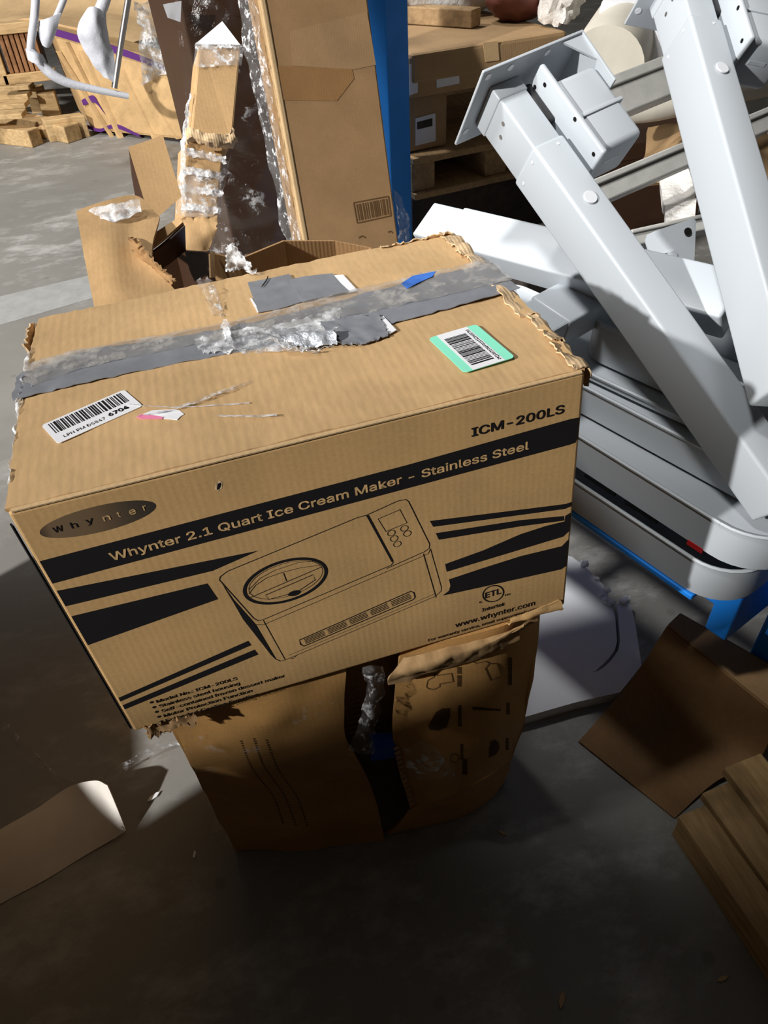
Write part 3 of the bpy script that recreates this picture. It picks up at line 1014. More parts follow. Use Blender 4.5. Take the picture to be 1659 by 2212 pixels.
# dust-coloured hanging film
sheet('film_wrap', [[Py(785, 1440, 0.012), Py(805, 1437, 0.0), Py(826, 1440, 0.008)], [Py(790, 1475, 0.006), Py(808, 1480, -0.006), Py(830, 1470, 0.0)], [Py(775, 1560, 0.006), Py(800, 1550, -0.004), Py(815, 1540, 0.004)], [Py(752, 1620, 0.008), Py(782, 1628, 0.0), Py(806, 1632, 0.006)]], 'clear_film', low, nu=20, nv=40, thick=0.0006, amp=0.007, freq=45)
sheet('film_wrap', [[Py(775, 1620, 0.012), Py(812, 1640, 0.012), Py(850, 1640, 0.012)], [Py(790, 1710, 0.016), Py(820, 1720, 0.016), Py(855, 1715, 0.016)], [Py(800, 1800, 0.02), Py(830, 1795, 0.02), Py(850, 1790, 0.02)]], 'thin_film', low, nu=14, nv=24, thick=0.0006, amp=0.004, freq=30)
sheet('film_wrap', [[Py(870, 1620, 0.0), Py(920, 1605, -0.03), Py(965, 1640, -0.03)], [Py(885, 1690, 0.0), Py(940, 1680, -0.035), Py(992, 1690, -0.03)]], 'clear_film', low, nu=20, nv=20, thick=0.0006, amp=0.004, freq=40)
# crumpled lip squeezed out below the printed carton
sheet('crumpled_lip', [[under(0.335, -0.004), under(0.40, -0.010), under(0.46, -0.012), under(0.515, -0.006)],
                       [Py(842, 1462, -0.012), Py(935, 1432, -0.022), Py(1030, 1402, -0.020), Py(1130, 1352, -0.016)],
                       [Py(838, 1478, -0.002), Py(935, 1450, -0.012), Py(1035, 1420, -0.012), Py(1120, 1378, -0.008)]], 'card_tan', low, nu=46, nv=16, thick=0.003, amp=0.004, freq=35, seed=6)
# printed symbols on the right panel


from mathutils.bvhtree import BVHTree
SURF = {'r': BVHTree.FromPolygons(*sheetgeo(right_ctrl, 30, 36, 0.005, 0.004, 9, 4)), 'l': BVHTree.FromPolygons(*sheetgeo(left_ctrl, 28, 40, 0.005, 0.006, 9, 0))}


def onto(side, x, y, off=0.0009):
    """point of the printed ink on the curved panel"""
    d = ray(x, y).normalized()
    hit = SURF[side].ray_cast(CAM, d)[0]
    if hit is None:
        hit = SURF[side].find_nearest(Py(x, y, 0.01))[0]
    return hit - d * off


def rpt(x, y):
    return onto('r', x, y)


def d5(x, y):
    return 700 + x / 3.318, 1420 + y / 3.318


def pstroke(pts, wpx):
    fine = []
    for a_, b_ in zip(pts[:-1], pts[1:]):
        fine += [(a_[0] + (b_[0] - a_[0]) * k / 5, a_[1] + (b_[1] - a_[1]) * k / 5) for k in range(5)]
    fine.append(pts[-1])
    q = [rpt(*d5(*p)) for p in fine]
    vs, fs = [], []
    h = wpx / 3.318 / 1550.0 / 2
    vw = FW
    for k in range(len(q)):
        t = (q[min(k + 1, len(q) - 1)] - q[max(k - 1, 0)]).normalized()
        n = t.cross(vw).normalized()
        vs += [q[k] + n * h, q[k] - n * h]
    for k in range(len(q) - 1):
        fs.append((2 * k, 2 * k + 1, 2 * k + 3, 2 * k + 2))
    return vs, fs


def pfill(pts):
    fine = []
    for k in range(len(pts)):
        a_, b_ = pts[k], pts[(k + 1) % len(pts)]
        fine += [(a_[0] + (b_[0] - a_[0]) * m / 3, a_[1] + (b_[1] - a_[1]) * m / 3) for m in range(3)]
    mx, my = sum(p[0] for p in pts) / len(pts), sum(p[1] for p in pts) / len(pts)
    mid = [((p[0] + mx) / 2, (p[1] + my) / 2) for p in fine]
    n = len(fine)
    q = [rpt(*d5(*p)) for p in fine + mid + [(mx, my)]]
    fs = []
    for k in range(n):
        m = (k + 1) % n
        fs += [(k, m, n + m, n + k), (n + k, n + m, 2 * n)]
    return q, fs


icons = [('printed_box_icon', [pstroke([(735, 210), (745, 165), (790, 140), (795, 115), (815, 130), (915, 115), (925, 175), (830, 190), (830, 210), (790, 230), (750, 225), (735, 210)], 8)]),
         ('printed_tag_icon', [pstroke([(1155, 75), (1180, 45), (1240, 45), (1275, 130), (1195, 165), (1155, 75)], 9), pstroke([(1060, 30), (1100, 42), (1160, 28), (1190, 40)], 7)]),
         ('printed_glove_icon', [pfill([(760, 520), (745, 495), (800, 395), (850, 365), (905, 365), (905, 420), (880, 500), (820, 525)])]),
         ('printed_pencil_icon', [pfill([(1055, 355), (1100, 355), (1270, 372), (1260, 385), (1070, 378)])]),
         ('printed_drop_icon', [pfill([(1180, 720), (1182, 650), (1195, 605), (1225, 588), (1252, 610), (1260, 650), (1235, 695), (1205, 710)])]),
         ('printed_ring_icon', [pstroke(ell(935, 720, 30, 32, 0, 16) + [(965, 720)], 7)])]
for nm, gs in icons:
    build(nm, *merge(gs), 'ink_faded', low)
rng = random.Random(12)
for (x0, y0, x1, y1) in ((952, 70, 985, 118), (952, 130, 985, 210), (1318, 0, 1350, 200), (958, 345, 988, 495), (1305, 325, 1335, 410), (975, 620, 1000, 730), (990, 730, 1030, 845), (1300, 578, 1325, 665)):
    gs = []
    y = y0
    while y < y1 - 4:
        h = rng.uniform(8, 16)
        t = (y - y0) / max(1, (y1 - y0))
        gs.append(pfill([(x0 + rng.uniform(0, 3), y), (x1 - rng.uniform(0, 4), y), (x1 - rng.uniform(0, 5), min(y + h, y1)), (x0 + rng.uniform(0, 5), min(y + h, y1))]))
        y += h + 1.5
    build('printed_caption', *merge(gs), 'ink_faded', low)
# faint print on the left panel
for pts in (((520, 1600), (545, 1660), (590, 1720), (612, 1780)), ((548, 1595), (570, 1655), (612, 1715), (640, 1785)), ((575, 1598), (600, 1660), (640, 1720), (665, 1785))):
    gs = []
    a = [V((p[0], p[1], 0)) for p in pts]
    for k in range(36):
        p = cr(a, k / 36)
        pp = cr(a, (k + 0.55) / 36)
        q = [onto('l', p.x - 2, p.y), onto('l', p.x + 2.5, p.y), onto('l', pp.x + 2.5, pp.y), onto('l', pp.x - 2, pp.y)]
        gs.append((q, [(0, 1, 2, 3)]))
    build('printed_caption', *merge(gs), 'ink_faded', low, kind='stuff')

# ================================================================== floor litter in front
# cracked foam slab
fo = [(1120, 1160), (1190, 1188), (1236, 1203), (1262, 1222), (1285, 1244), (1302, 1262), (1314, 1282), (1310, 1298), (1322, 1308), (1329, 1330), (1331, 1362), (1333, 1385), (1329, 1402), (1316, 1420), (1300, 1436), (1288, 1448), (1276, 1452),
      (1291, 1450), (1306, 1440), (1322, 1424), (1336, 1404), (1340, 1384), (1338, 1358), (1336, 1330), (1331, 1306), (1342, 1298), (1360, 1298), (1372, 1345), (1386, 1437), (1360, 1470), (1340, 1495), (1240, 1518), (1136, 1548), (1080, 1560), (1060, 1300)]
foam_t = 0.028
fpts = [Pz(x, y, foam_t) for x, y in fo]
foam = extrude('foam_slab', fpts, (0, 0, -foam_t + 0.0005), 'foam_white', bevel=0.0)
tag(foam, 'cracked white foam slab lying on the floor beside the crushed carton', 'foam slab')
# crumbs of broken foam at the crack
rng = random.Random(5)
for k, (x, y) in enumerate(((1300, 1288), (1308, 1300), (1318, 1304), (1345, 1302), (1352, 1296), (1262, 1220), (1290, 1252), (1312, 1276))):
    c_ = Pz(x, y, foam_t)
    r_ = rng.uniform(0.006, 0.011)
    bm = bmesh.new()
    bmesh.ops.create_icosphere(bm, subdivisions=2, radius=r_)
    for v in bm.verts:
        v.co *= 1 + 0.5 * mnoise.noise(v.co * 160 + V((k, 0, 0)))
        v.co.z *= 0.6
    vs = [v.co + c_ + V((0, 0, r_ * 0.45)) for v in bm.verts]
    fs = [tuple(v.index for v in f.verts) for f in bm.faces]
    bm.free()
    build('foam_crumb', [v - foam.location for v in vs], fs, 'foam_white', foam, local=True)

# bent white paper strip at lower left
st = thing('paper_strip', 'white bent paper strip curling up from the dark floor at lower left', 'paper strip', Pz(100, 1850))
A = [[Pz(-90, 1850, 0.09), Pz(0, 1792, 0.075), Pz(80, 1746, 0.06), Pz(150, 1700, 0.06), Pz(205, 1686, 0.07), Pz(232, 1696, 0.07)],
     [Pz(-90, 1930, 0.05), Pz(0, 1870, 0.04), Pz(95, 1815, 0.035), Pz(170, 1770, 0.035), Pz(225, 1745, 0.04), Pz(252, 1742, 0.045)],
     [Pz(-90, 2010, 0.002), Pz(0, 1953, 0.002), Pz(95, 1902, 0.002), Pz(180, 1850, 0.002), Pz(240, 1815, 0.006), Pz(272, 1794, 0.012)]]
sheet('strip_face', A, 'paper_strip', st, nu=40, nv=14, thick=0.002, amp=0.001, freq=10)
sheet('strip_fold', [[A[2][5], A[2][4], Pz(190, 1828, 0.003)], [Pz(262, 1785, 0.02), Pz(225, 1792, 0.012), Pz(180, 1826, 0.004)]], 'paper_strip', st, nu=16, nv=6, thick=0.002)
# transparent film strand trailing over the floor
sheet('film_strand', [[Pz(-40, 1500, 0.05), Pz(50, 1600, 0.03), Pz(120, 1668, 0.02), Pz(190, 1690, 0.02), Pz(265, 1650, 0.03), Pz(330, 1612, 0.05), Pz(395, 1598, 0.06)],
                      [Pz(-40, 1520, 0.03), Pz(45, 1620, 0.008), Pz(118, 1682, 0.004), Pz(195, 1704, 0.004), Pz(275, 1662, 0.008), Pz(335, 1624, 0.03), Pz(395, 1606, 0.05)]], 'clear_film', None, nu=70, nv=8, thick=0.0006, amp=0.006, freq=30)
tag(bpy.context.scene.objects[-1] if False else [o for o in COL.objects if o.name == 'film_strand'][0], 'clear plastic film strand trailing across the floor left of the crushed carton', 'plastic film')
lits = [(333, 1722, 0.030, 'white foam chip nearest the film strand'), (421, 1847, 0.016, 'small white chip beside the lower corner of the crushed carton'), (1085, 1800, 0.018, 'tan splinter on the floor right of the crushed carton'), (1560, 2115, 0.022, 'pale sliver on the dark floor below the pallet'), (1213, 2160, 0.028, 'thin pale splinter near the bottom edge of the floor')]
for k, (x, y, ln_, lb_) in enumerate(lits):
    p = Pz(x, y)
    th = 0.5 + k * 0.9
    d = V((math.cos(th), math.sin(th), 0)) * ln_ / 2
    e = V((-d.y, d.x, 0)) * 0.32
    o = extrude('floor_chip', [p - d, p - d * 0.4 + e, p + d * 0.5 + e * 0.8, p + d, p + d * 0.3 - e, p - d * 0.5 - e * 0.7], (0, 0, 0.004), 'foam_white' if k < 2 else 'card_pale', bevel=0.001)
    tag(o, lb_, 'debris')

# ================================================================== open brown carton at the right
oc = thing('open_carton', 'dark brown carton sheet with a raised wall beside the wooden pallet', 'carton', Pz(1400, 1600))
b0, b1 = Pz(1385, 1440, 0.055), Pz(1640, 1640, 0.055)
w0, w1 = Pz(1442, 1352, 0.20), Pz(1680, 1545, 0.20)
f0, f1 = Pz(1250, 1602, 0.003), Pz(1457, 1768, 0.003)
m0, m1 = Pz(1322, 1520, 0.018), Pz(1545, 1690, 0.018)
sheet('floor_flap', [[w0, w0.lerp(w1, 0.5), w1], [b0, b0.lerp(b1, 0.5), b1], [m0, m0.lerp(m1, 0.5), m1], [f0, f0.lerp(f1, 0.5), f1]], 'card_walnut', oc, nu=16, nv=30, thick=0.005)
r0, r1 = Pz(1467, 1328, 0.20), Pz(1690, 1455, 0.20)
obx = [w0, w1, r1, r0]
extrude('folded_rim', [p + V((0, 0, 0.004)) for p in obx], (0, 0, -0.006), 'card_brown', oc)
extrude('outer_wall', [r0, r1, V((r1.x + 0.02, r1.y + 0.02, 0.002)), V((r0.x + 0.02, r0.y + 0.02, 0.002))], (0.005, 0.003, 0), 'card_walnut', oc)
sheet('film_scrap', [[Pz(1215, 1612, 0.003), Pz(1260, 1592, 0.012), Pz(1300, 1560, 0.03)], [Pz(1222, 1618, 0.003), Pz(1265, 1600, 0.006), Pz(1306, 1566, 0.026)]], 'thin_film', oc, nu=20, nv=5, thick=0.0005, amp=0.003, freq=40)

# ================================================================== wooden pallet lower right
pal = thing('wooden_pallet', 'weathered wooden pallet of parallel planks at the lower right corner', 'pallet', Pz(1600, 1900))
p0 = Pz(1449, 1802)
p1 = Pz(1659, 2122)
pd = (p1 - p0).normalized()
pn = V((-pd.y, pd.x, 0))
if pn.x < 0:
    pn = -pn
PL = 1.0
hts = 0.115
# side stringer standing on the floor, deck planks on top
obox('stringer', p0 + V((0, 0, 0.001)), pd * 0.85, pn * 0.035, (0, 0, 0.055), 'pallet_wood', pal, 0.003)
z0 = 0.056
planks = [(-0.004, 0.058, 0.018, 0.0), (0.060, 0.058, 0.022, -0.02), (0.126, 0.082, 0.024, -0.045), (0.232, 0.090, 0.024, -0.03), (0.335, 0.090, 0.022, -0.04)]
for k, (off, wd, th, sh) in enumerate(planks):
    obox('plank', p0 + pn * off + pd * sh + V((0, 0, z0 + (0.0 if k % 2 else 0.002))), pd * 0.85, pn * wd, (0, 0, th), 'pallet_wood', pal, 0.003)
for k in range(3):
    obox('cross_board', p0 + pn * 0.036 + pd * (0.05 + k * 0.42) + V((0, 0, 0.001)), pd * 0.09, pn * 0.45, (0, 0, 0.053), 'pallet_wood', pal, 0.003)
# ================================================================== blue shelf frame at the right with stacked white trays
zb = 0.455
bA, bB = Pz(1245, 1108, zb), Pz(1521, 1300, zb)
bd = (bB - bA).normalized()
bn = V((bd.y, -bd.x, 0))          # toward the aisle (left)
if bn.x > 0:
    bn = -bn
fr_ = thing('blue_shelf_frame', 'blue steel shelf frame carrying the stacked white trays', 'shelf frame', V((bB.x, bB.y, 0)))
s0 = bA - bd * 0.75
# front beam below the trays, set back under their overhang
obox('beam', s0 - bn * 0.075 + V((0, 0, -0.075)), bd * 1.05, -bn * 0.05, (0, 0, 0.073), 'rack_blue', fr_, 0.004)
obox('beam', s0 - bn * 0.36 + V((0, 0, -0.075)), bd * 1.05, -bn * 0.05, (0, 0, 0.073), 'rack_blue', fr_, 0.004)
obox('lip', s0 + bn * 0.004 + V((0, 0, -0.012)), bd * 1.0, -bn * 0.09, (0, 0, 0.010), 'rack_blue', fr_, 0.002)
np_ = bB + bd * 0.03
for q_ in (np_ - bn * 0.20, np_ - bn * 0.36, s0 - bd * 0.06 - bn * 0.075, s0 - bd * 0.06 - bn * 0.36):
    obox('post', V((q_.x, q_.y, 0.0)), bd * 0.055, -bn * 0.055, (0, 0, zb - 0.002), 'rack_blue', fr_, 0.004)
obox('end_beam', np_ - bn * 0.06 - bd * 0.04 + V((0, 0, -0.12)), bd * 0.04, -bn * 0.34, (0, 0, 0.11), 'rack_blue', fr_, 0.004)
for k in range(5):
    obox('cross_bar', s0 + bd * (0.1 + 0.25 * k) - bn * 0.062 + V((0, 0, -0.05)), bd * 0.04, -bn * 0.298, (0, 0, 0.03), 'rack_blue', fr_, 0.003)


def tray_outline(pA, d, n, length, width, r, back=0.0):
    """rounded plan: straight aisle side through pA, near end rounded"""
    o = pA - d * back
    pts = []
    def q(u, v):
        return o + d * u - n * v
    L = length + back
    for cu_, cv_, st in ((L - r, r, 3), (L - r, width - r, 0), (r, width - r, 1), (r, r, 2)):
        for k in range(9):
            t = (st + k / 8) * math.pi / 2
            pts.append(q(cu_ + r * math.cos(t), cv_ + r * math.sin(t)))
    return pts


def tray(name, z, h, pA, pB, length, width, r, back, mat, label, flange=0.0, floor_at=None):
    """upturned rounded shell: wall ring, recessed deck, rolled rim"""
    d = (pB - pA).normalized()
    n = V((d.y, -d.x, 0))
    if n.x > 0:
        n = -n
    t = thing(name, label, 'tray', V((pB.x, pB.y, z)), group=None)
    out = tray_outline(pA, d, n, length, width, r, back)
    th = 0.004
    inn = tray_outline(pA + d * 0 - n * th + d * th, d, n, length - 2 * th, width - 2 * th, r - th, back)
    N_ = len(out)
    vs = [V((p.x, p.y, z)) for p in out] + [V((p.x, p.y, z + h)) for p in out] + [V((p.x, p.y, z)) for p in inn] + [V((p.x, p.y, z + h)) for p in inn]
    fs = []
    for i in range(N_):
        j = (i + 1) % N_
        fs += [(i, j, N_ + j, N_ + i), (2 * N_ + j, 2 * N_ + i, 3 * N_ + i, 3 * N_ + j), (N_ + i, N_ + j, 3 * N_ + j, 3 * N_ + i), (j, i, 2 * N_ + i, 2 * N_ + j)]
    build('wall', vs, fs, mat, t, smooth=True)
    zf = z + (h * 0.15 if floor_at is None else floor_at)
    extrude('deck', [V((p.x, p.y, zf)) for p in inn], (0, 0, 0.004), mat, t)
    # rolled rim
    rim = [V((p.x, p.y, z + h)) for p in out]
    vs2, fs2 = tubegeo(rim + [rim[0]], 0.0035, 6, False)
    build('rim', vs2, fs2, mat, t, smooth=True)
    return t, d, n


h_ = 0.066
t1, d1, n1 = tray('white_tray', zb, h_, bA, bB, 0.305, 0.22, 0.075, 0.55, 'leg_white_b', 'lowest white rounded tray of the stack, lying on the blue frame')
z2 = zb + 0.0705
t2, d2, n2 = tray('white_tray', z2, h_, Pz(1262, 1020, z2), Pz(1487, 1168, z2), 0.345, 0.24, 0.085, 0.50, 'leg_white_b', 'second white tray from below, its rounded near end over the dark gap', floor_at=h_ - 0.006)
z3 = z2 + 0.0705
t3, d3, n3 = tray('white_tray', z3, 0.055, Pz(1265, 898, z3), Pz(1578, 1070, z3), 0.47, 0.20, 0.06, 0.40, 'leg_white', 'third white tray from below, under the leaning desk legs', floor_at=0.048)
z4 = z3 + 0.0595
t4, d4, n4 = tray('white_tray', z4, 0.012, Pz(1274, 821, z4), Pz(1470, 914, z4), 0.46, 0.18, 0.05, 0.2, 'leg_white', 'thin white tray between the third tray and the top one', floor_at=0.006)
z5 = z4 + 0.0165
t5, d5_, n5 = tray('white_tray', z5, 0.07, Pz(1276, 775, z5), Pz(1421, 842, z5), 0.40, 0.16, 0.05, 0.03, 'leg_white', 'topmost white tray with its open rounded far end, behind the printed carton corner', floor_at=0.004)
# slots in the seam between the two lowest trays
for a_, b_ in (((1264, 1022), (1330, 1065)), ((1352, 1080), (1421, 1124))):
    pa, pb = Pz(*a_, z2 - 0.002), Pz(*b_, z2 - 0.002)
    v_ = (pb - pa)
    obox('slot', pa + bn * 0.002 + V((0, 0, -0.007)), v_, -bn * 0.004, (0, 0, 0.008), 'hole_dark', t1, 0.0)
pa = Pz(1487, 1168, z2 - 0.002)
obox('red_sticker', pa + bn * 0.003 + V((0, 0, -0.006)), bd * 0.028, -bn * 0.003, (0, 0, 0.010), 'red_mark', t1, 0.0)

# ================================================================== telescopic desk legs


def frame_m(T, a, el, er):
    m = Matrix((a, el, er)).transposed().to_4x4()
    m.translation = T
    return m


def desk_leg(label, L=0.63):
    wl, wr = 0.0795, 0.058
    r = thing('desk_leg', label, 'desk leg', group='leaning white desk legs')
    kw = dict(local=True)
    def bx(name, x0, x1, y0, y1, z0, z1, mat, bev=0.003, par=None):
        return build(name, *boxgeo((x0, y0, z0), (x1 - x0, 0, 0), (0, y1 - y0, 0), (0, 0, z1 - z0)), mat, par or r, local=True, bevel=bev, seg=3, smooth=True)
    bx('outer_tube', 0, L, 0, wl, 0, wr, 'leg_white', 0.005)
    bx('inner_tube', -0.114, 0.03, 0.003, wl - 0.003, 0.003, wr - 0.003, 'leg_white', 0.004)
    bx('collar', -0.114, -0.088, 0.0015, wl - 0.0015, 0.0015, wr - 0.0015, 'leg_white', 0.003)
    bx('top_plate', -0.119, -0.114, -0.034, 0.112, -0.024, 0.167, 'leg_white_b', 0.0015)
    extrude('side_flange', [V((-0.117, -0.034, 0.163)), V((-0.026, -0.030, 0.163)), V((-0.026, -0.004, 0.163)), V((-0.117, 0.112, 0.163))], (0, 0, 0.004), 'leg_white_b', r, local=True, bevel=0.001)
    extrude('gusset', [V((-0.114, -0.031, 0.163)), V((-0.070, -0.027, 0.163)), V((-0.114, -0.031, 0.125))], (0, 0.003, 0), 'leg_white_b', r, local=True)
    mh = bx('motor_housing', -0.07, 0.062, -0.020, 0.06, 0.082, 0.162, 'leg_white_b', 0.010)
    bx('housing_seam', -0.004, 0.002, -0.0225, 0.058, 0.083, 0.164, 'leg_white_b', 0.001, mh)
    bx('rating_plate', 0.0615, 0.0626, 0.012, 0.018, 0.100, 0.130, 'leg_white', 0.0, mh)
    mf = bx('motor_flange', -0.098, 0.068, -0.027, 0.052, 0.071, 0.081, 'leg_white', 0.004)
    for x, y in ((-0.088, 0.006), (-0.074, -0.012), (-0.001, -0.020), (0.055, -0.010)):
        disc('screw_hole', (x, y, 0.0712), (0, 0, -1), 0.0034, 0.0006, 'hole_dark', mf, 12, local=True)
    bx('drive_cover', -0.10, -0.03, 0.008, 0.06, 0.058, 0.072, 'black_plastic', 0.004)
    for y, z in ((-0.022, 0.03), (-0.022, -0.012), (0.085, -0.014), (-0.022, 0.10)):
        disc('lit_hole_disc', (-0.1138, y, z), (1, 0, 0), 0.0055, 0.0006, 'foam_white', r, 14, local=True)  # white discs paint the light seen through the holes
    for x, y in ((-0.066, 0.026), (-0.060, 0.047)):
        disc('screw_hole', (x, y, 0.0031), (0, 0, -1), 0.0036, 0.0006, 'steel', r, 12, local=True)
    for x, y in ((0.012, 0.020), (0.016, 0.062)):
        disc('dimple', (x, y, 0.0), (0, 0, -1), 0.0025, 0.0005, 'cap_grey', r, 10, local=True)
    disc('dimple', (0.012, 0.0, 0.040), (0, -1, 0), 0.0025, 0.0005, 'cap_grey', r, 10, local=True)
    disc('hole_plug', (0.108, 0.0, 0.030), (0, -1, 0), 0.0105, 0.003, 'cap_grey', r, 24, local=True, bevel=0.001)
    return r


def copy_tree(o, parent=None):
    c_ = o.copy()
    COL.objects.link(c_)
    c_.parent = parent
    for ch in [k for k in COL.objects if k.parent == o]:
        copy_tree(ch, c_)
    return c_


legA = desk_leg('nearer white desk leg slanting down from its motor head to the trays')
sA = 1.08
legA.matrix_world = frame_m(CAM + V((0.4798, 0.9762, -0.3157)) * sA, V((0.3094, -0.7609, -0.5703)), V((-0.0584, 0.5834, -0.8101)), V((0.9491, 0.284, 0.1361)))
sB = 1.13
legB = copy_tree(legA)
legB['label'] = 'rightmost white desk leg, steeper, cut off by the right photo edge'
legB.matrix_world = frame_m(CAM + V((0.7221, 1.0317, -0.1916)) * sB, V((-0.2064, -0.8547, -0.4763)), V((-0.1262, 0.506, -0.8533)), V((0.9703, -0.116, -0.2123)))

# two more columns lying behind


def column(label, O, U, Dn, L, wd, dp, mats='leg_white'):
    u = (U - O).normalized()
    dn_ = Dn - O
    dn_ = (dn_ - u * dn_.dot(u)).normalized()
    bk = u.cross(dn_)
    if bk.dot(FW) < 0:
        bk = -bk
    r = thing('desk_column', label, 'desk leg', O + dn_ * wd, group='leaning white desk legs')
    obox('outer_tube', O + u * 0.075, u * (L - 0.075), dn_ * wd, bk * dp, mats, r, 0.005, seg=3, smooth=True)
    obox('inner_tube', O + dn_ * 0.003 + bk * 0.003, u * 0.09, dn_ * (wd - 0.006), bk * (dp - 0.006), 'leg_white_b', r, 0.004)
    return r, u, dn_, bk


cC = column('white desk column lying flat behind the far corner of the printed carton', Pd(938, 431, 1.45), Pd(1240, 500, 1.27), Pd(948, 522, 1.40), 0.62, 0.085, 0.058)
cD = column('white desk column rising to the right below the flat column', Pd(1085, 672, 1.20), Pd(1330, 545, 1.36), Pd(1165, 765, 1.14), 0.27, 0.085, 0.055)
# small bracket with a bolt hole
br = thing('bracket_plate', 'grey steel bracket plate with a bolt hole between the two leaning legs', 'bracket', Pd(1450, 620, 1.5))
bp_ = [(1394, 520), (1398, 507), (1412, 500), (1498, 471), (1504, 478), (1500, 560), (1497, 628), (1478, 612), (1456, 560), (1444, 545), (1420, 552), (1402, 545)]
pl = [Pd(x, y, 1.46) for x, y in bp_]
extrude('plate', pl, FW * 0.004, 'leg_white_b', br)
disc('bolt_hole', Pd(1486, 500, 1.457), -FW, 0.0075, 0.0008, 'hole_dark', br, 16)
extrude('tab', [Pd(1440, 548, 1.45), Pd(1462, 538, 1.45), Pd(1468, 590, 1.45), Pd(1450, 580, 1.45)], FW * 0.01, 'leg_white_b', br)


def rail(label, a0, a1, b0, dep0, dep1, dp=0.05):
    A0, A1, B0 = Pd(*a0, dep0), Pd(*a1, dep1), Pd(*b0, dep0)
    u = A1 - A0
    dn_ = B0 - A0
    bk = u.cross(dn_).normalized() * dp
    if bk.dot(FW) < 0:
        bk = -bk
    r = thing('shelf_rail', label, 'rail', B0, group='grey rails behind the legs')
    obox('web', A0, u, dn_, bk, 'rail_grey', r, 0.004)
    obox('top_lip', A0 - dn_ * 0.06 - bk * 0.15, u, dn_ * 0.28, bk * 0.9, 'rail_grey', r, 0.003)
    return r


rail('upper grey rail running behind the two leaning legs', (1295, 180), (1660, 40), (1308, 262), 1.75, 1.95)
rail('middle grey rail below the motor head, passing behind the right leg', (1262, 400), (1665, 232), (1270, 452), 1.60, 1.85)
rail('pale rail low behind the legs near the bracket plate', (1360, 500), (1668, 432), (1366, 532), 1.66, 1.78)
o = tube('cream_pipe', [Pd(1345, 240, 2.1), Pd(1420, 232, 2.1), Pd(1500, 215, 2.12), Pd(1660, 180, 2.2)], 0.035, 'cream_plastic', None, 16)
tag(o, 'thick cream plastic pipe behind the right desk leg', 'pipe')
o = sheet('brown_wrap_heap', [[Pd(1400, 275, 2.3), Pd(1480, 268, 2.3), Pd(1660, 262, 2.3)], [Pd(1390, 335, 2.25), Pd(1480, 325, 2.15), Pd(1660, 335, 2.25)], [Pd(1380, 400, 2.2), Pd(1480, 400, 2.2), Pd(1660, 400, 2.2)]], 'card_dull', None, nu=20, nv=14, thick=0.02, amp=0.04, freq=6)
tag(o, 'crumpled brown paper heap between the upper and middle rails', 'paper')
o = sheet('plastic_heap', [[Pd(1470, 640, 1.55), Pd(1540, 590, 1.6), Pd(1640, 560, 1.65)], [Pd(1480, 720, 1.46), Pd(1540, 700, 1.42), Pd(1640, 690, 1.5)], [Pd(1500, 800, 1.50), Pd(1560, 790, 1.46), Pd(1640, 790, 1.5)], [Pd(1520, 900, 1.52), Pd(1570, 890, 1.52), Pd(1640, 890, 1.52)]], 'cream_plastic', None, nu=24, nv=30, thick=0.01, amp=0.035, freq=9)
tag(o, 'crumpled cream plastic wrapping glimpsed between the two leaning legs', 'plastic wrap')
o = sheet('grey_bag', [[Pd(1420, 360, 2.0), Pd(1480, 340, 1.95)], [Pd(1430, 430, 1.9), Pd(1500, 420, 1.9)], [Pd(1440, 494, 1.72), Pd(1500, 480, 1.74)]], 'plastic_bag', None, nu=16, nv=16, thick=0.02, amp=0.02, freq=10)
tag(o, 'grey plastic bag in the dark gap left of the right desk leg', 'bag')

# ================================================================== tall blue upright behind
Yp = 2.0
pL, pM, pR = Py(795, 300, Yp), Py(842, 300, Yp), Py(887, 300, Yp)
r_dir = V((0.955, 0.20, 0)).normalized()          # front (dark) face direction
corner = Py(842.5, 300, Yp)
top0, bot0 = Py(833, 0, Yp), None
wR = 0.078
ba = V((-0.62, 0.42, 0)).normalized()
post = thing('rack_upright', 'tall blue steel rack upright standing behind the leaning brown carton', 'rack upright', V((corner.x, corner.y, 0)))
cz0 = V((corner.x, corner.y, 0.0))
poly = [cz0, cz0 + r_dir * wR, cz0 + r_dir * wR + ba * 0.10, cz0 + ba * 0.10]
extrude('column', poly, (0, 0, 2.6), 'rack_blue', post, bevel=0.004)
obox('base_plate', cz0 + V((-0.08, -0.02, 0)), (0.15, 0, 0), (0, 0.10, 0), (0, 0, 0.008), 'rack_blue', post, 0.001)

# ================================================================== tall leaning carton in front of the upright
e0 = Py(657, 516, 1.62)
e1_ = Py(565, 0, 1.80)
ax = (e1_ - e0).normalized()
base = e0 - ax * (e0.z / ax.z)
base.z = 0.0
hr = V((0.985, 0.17, 0.0))
hr = (hr - ax * hr.dot(ax)).normalized()
hb = hr.cross(ax)
if hb.y < 0:
    hb = -hb
PA = e0
# width so that the right edge matches
wbest = None
for k in range(100, 600):
    q_ = e0 + hr * (k / 1000)
    v_ = q_ - CAM
    pxl = 829.5 + FPX * v_.dot(RT) / v_.dot(FW)
    if wbest is None or abs(pxl - 856) < wbest[0]:
        wbest = (abs(pxl - 856), k / 1000)
TW = wbest[1]
tall = thing('leaning_tall_carton', 'tall flat brown carton leaning against the blue rack upright, barcode at its foot', 'carton', base)
TH = 1.75
DPT = 0.13
obox('body', base, hr * TW, hb * DPT, ax * TH, 'card_brown', tall, 0.006)
# paler strip along the left edge, its highlight put into the colour
obox('lit_edge_strip', base - hb * 0.003 - hr * 0.004, hr * 0.016, hb * 0.03, ax * TH, 'card_pale', tall, 0.004)
nf = -hb


def on_tall(x, y, off=0.001):
    return Pn(x, y, base + nf * off, hb)


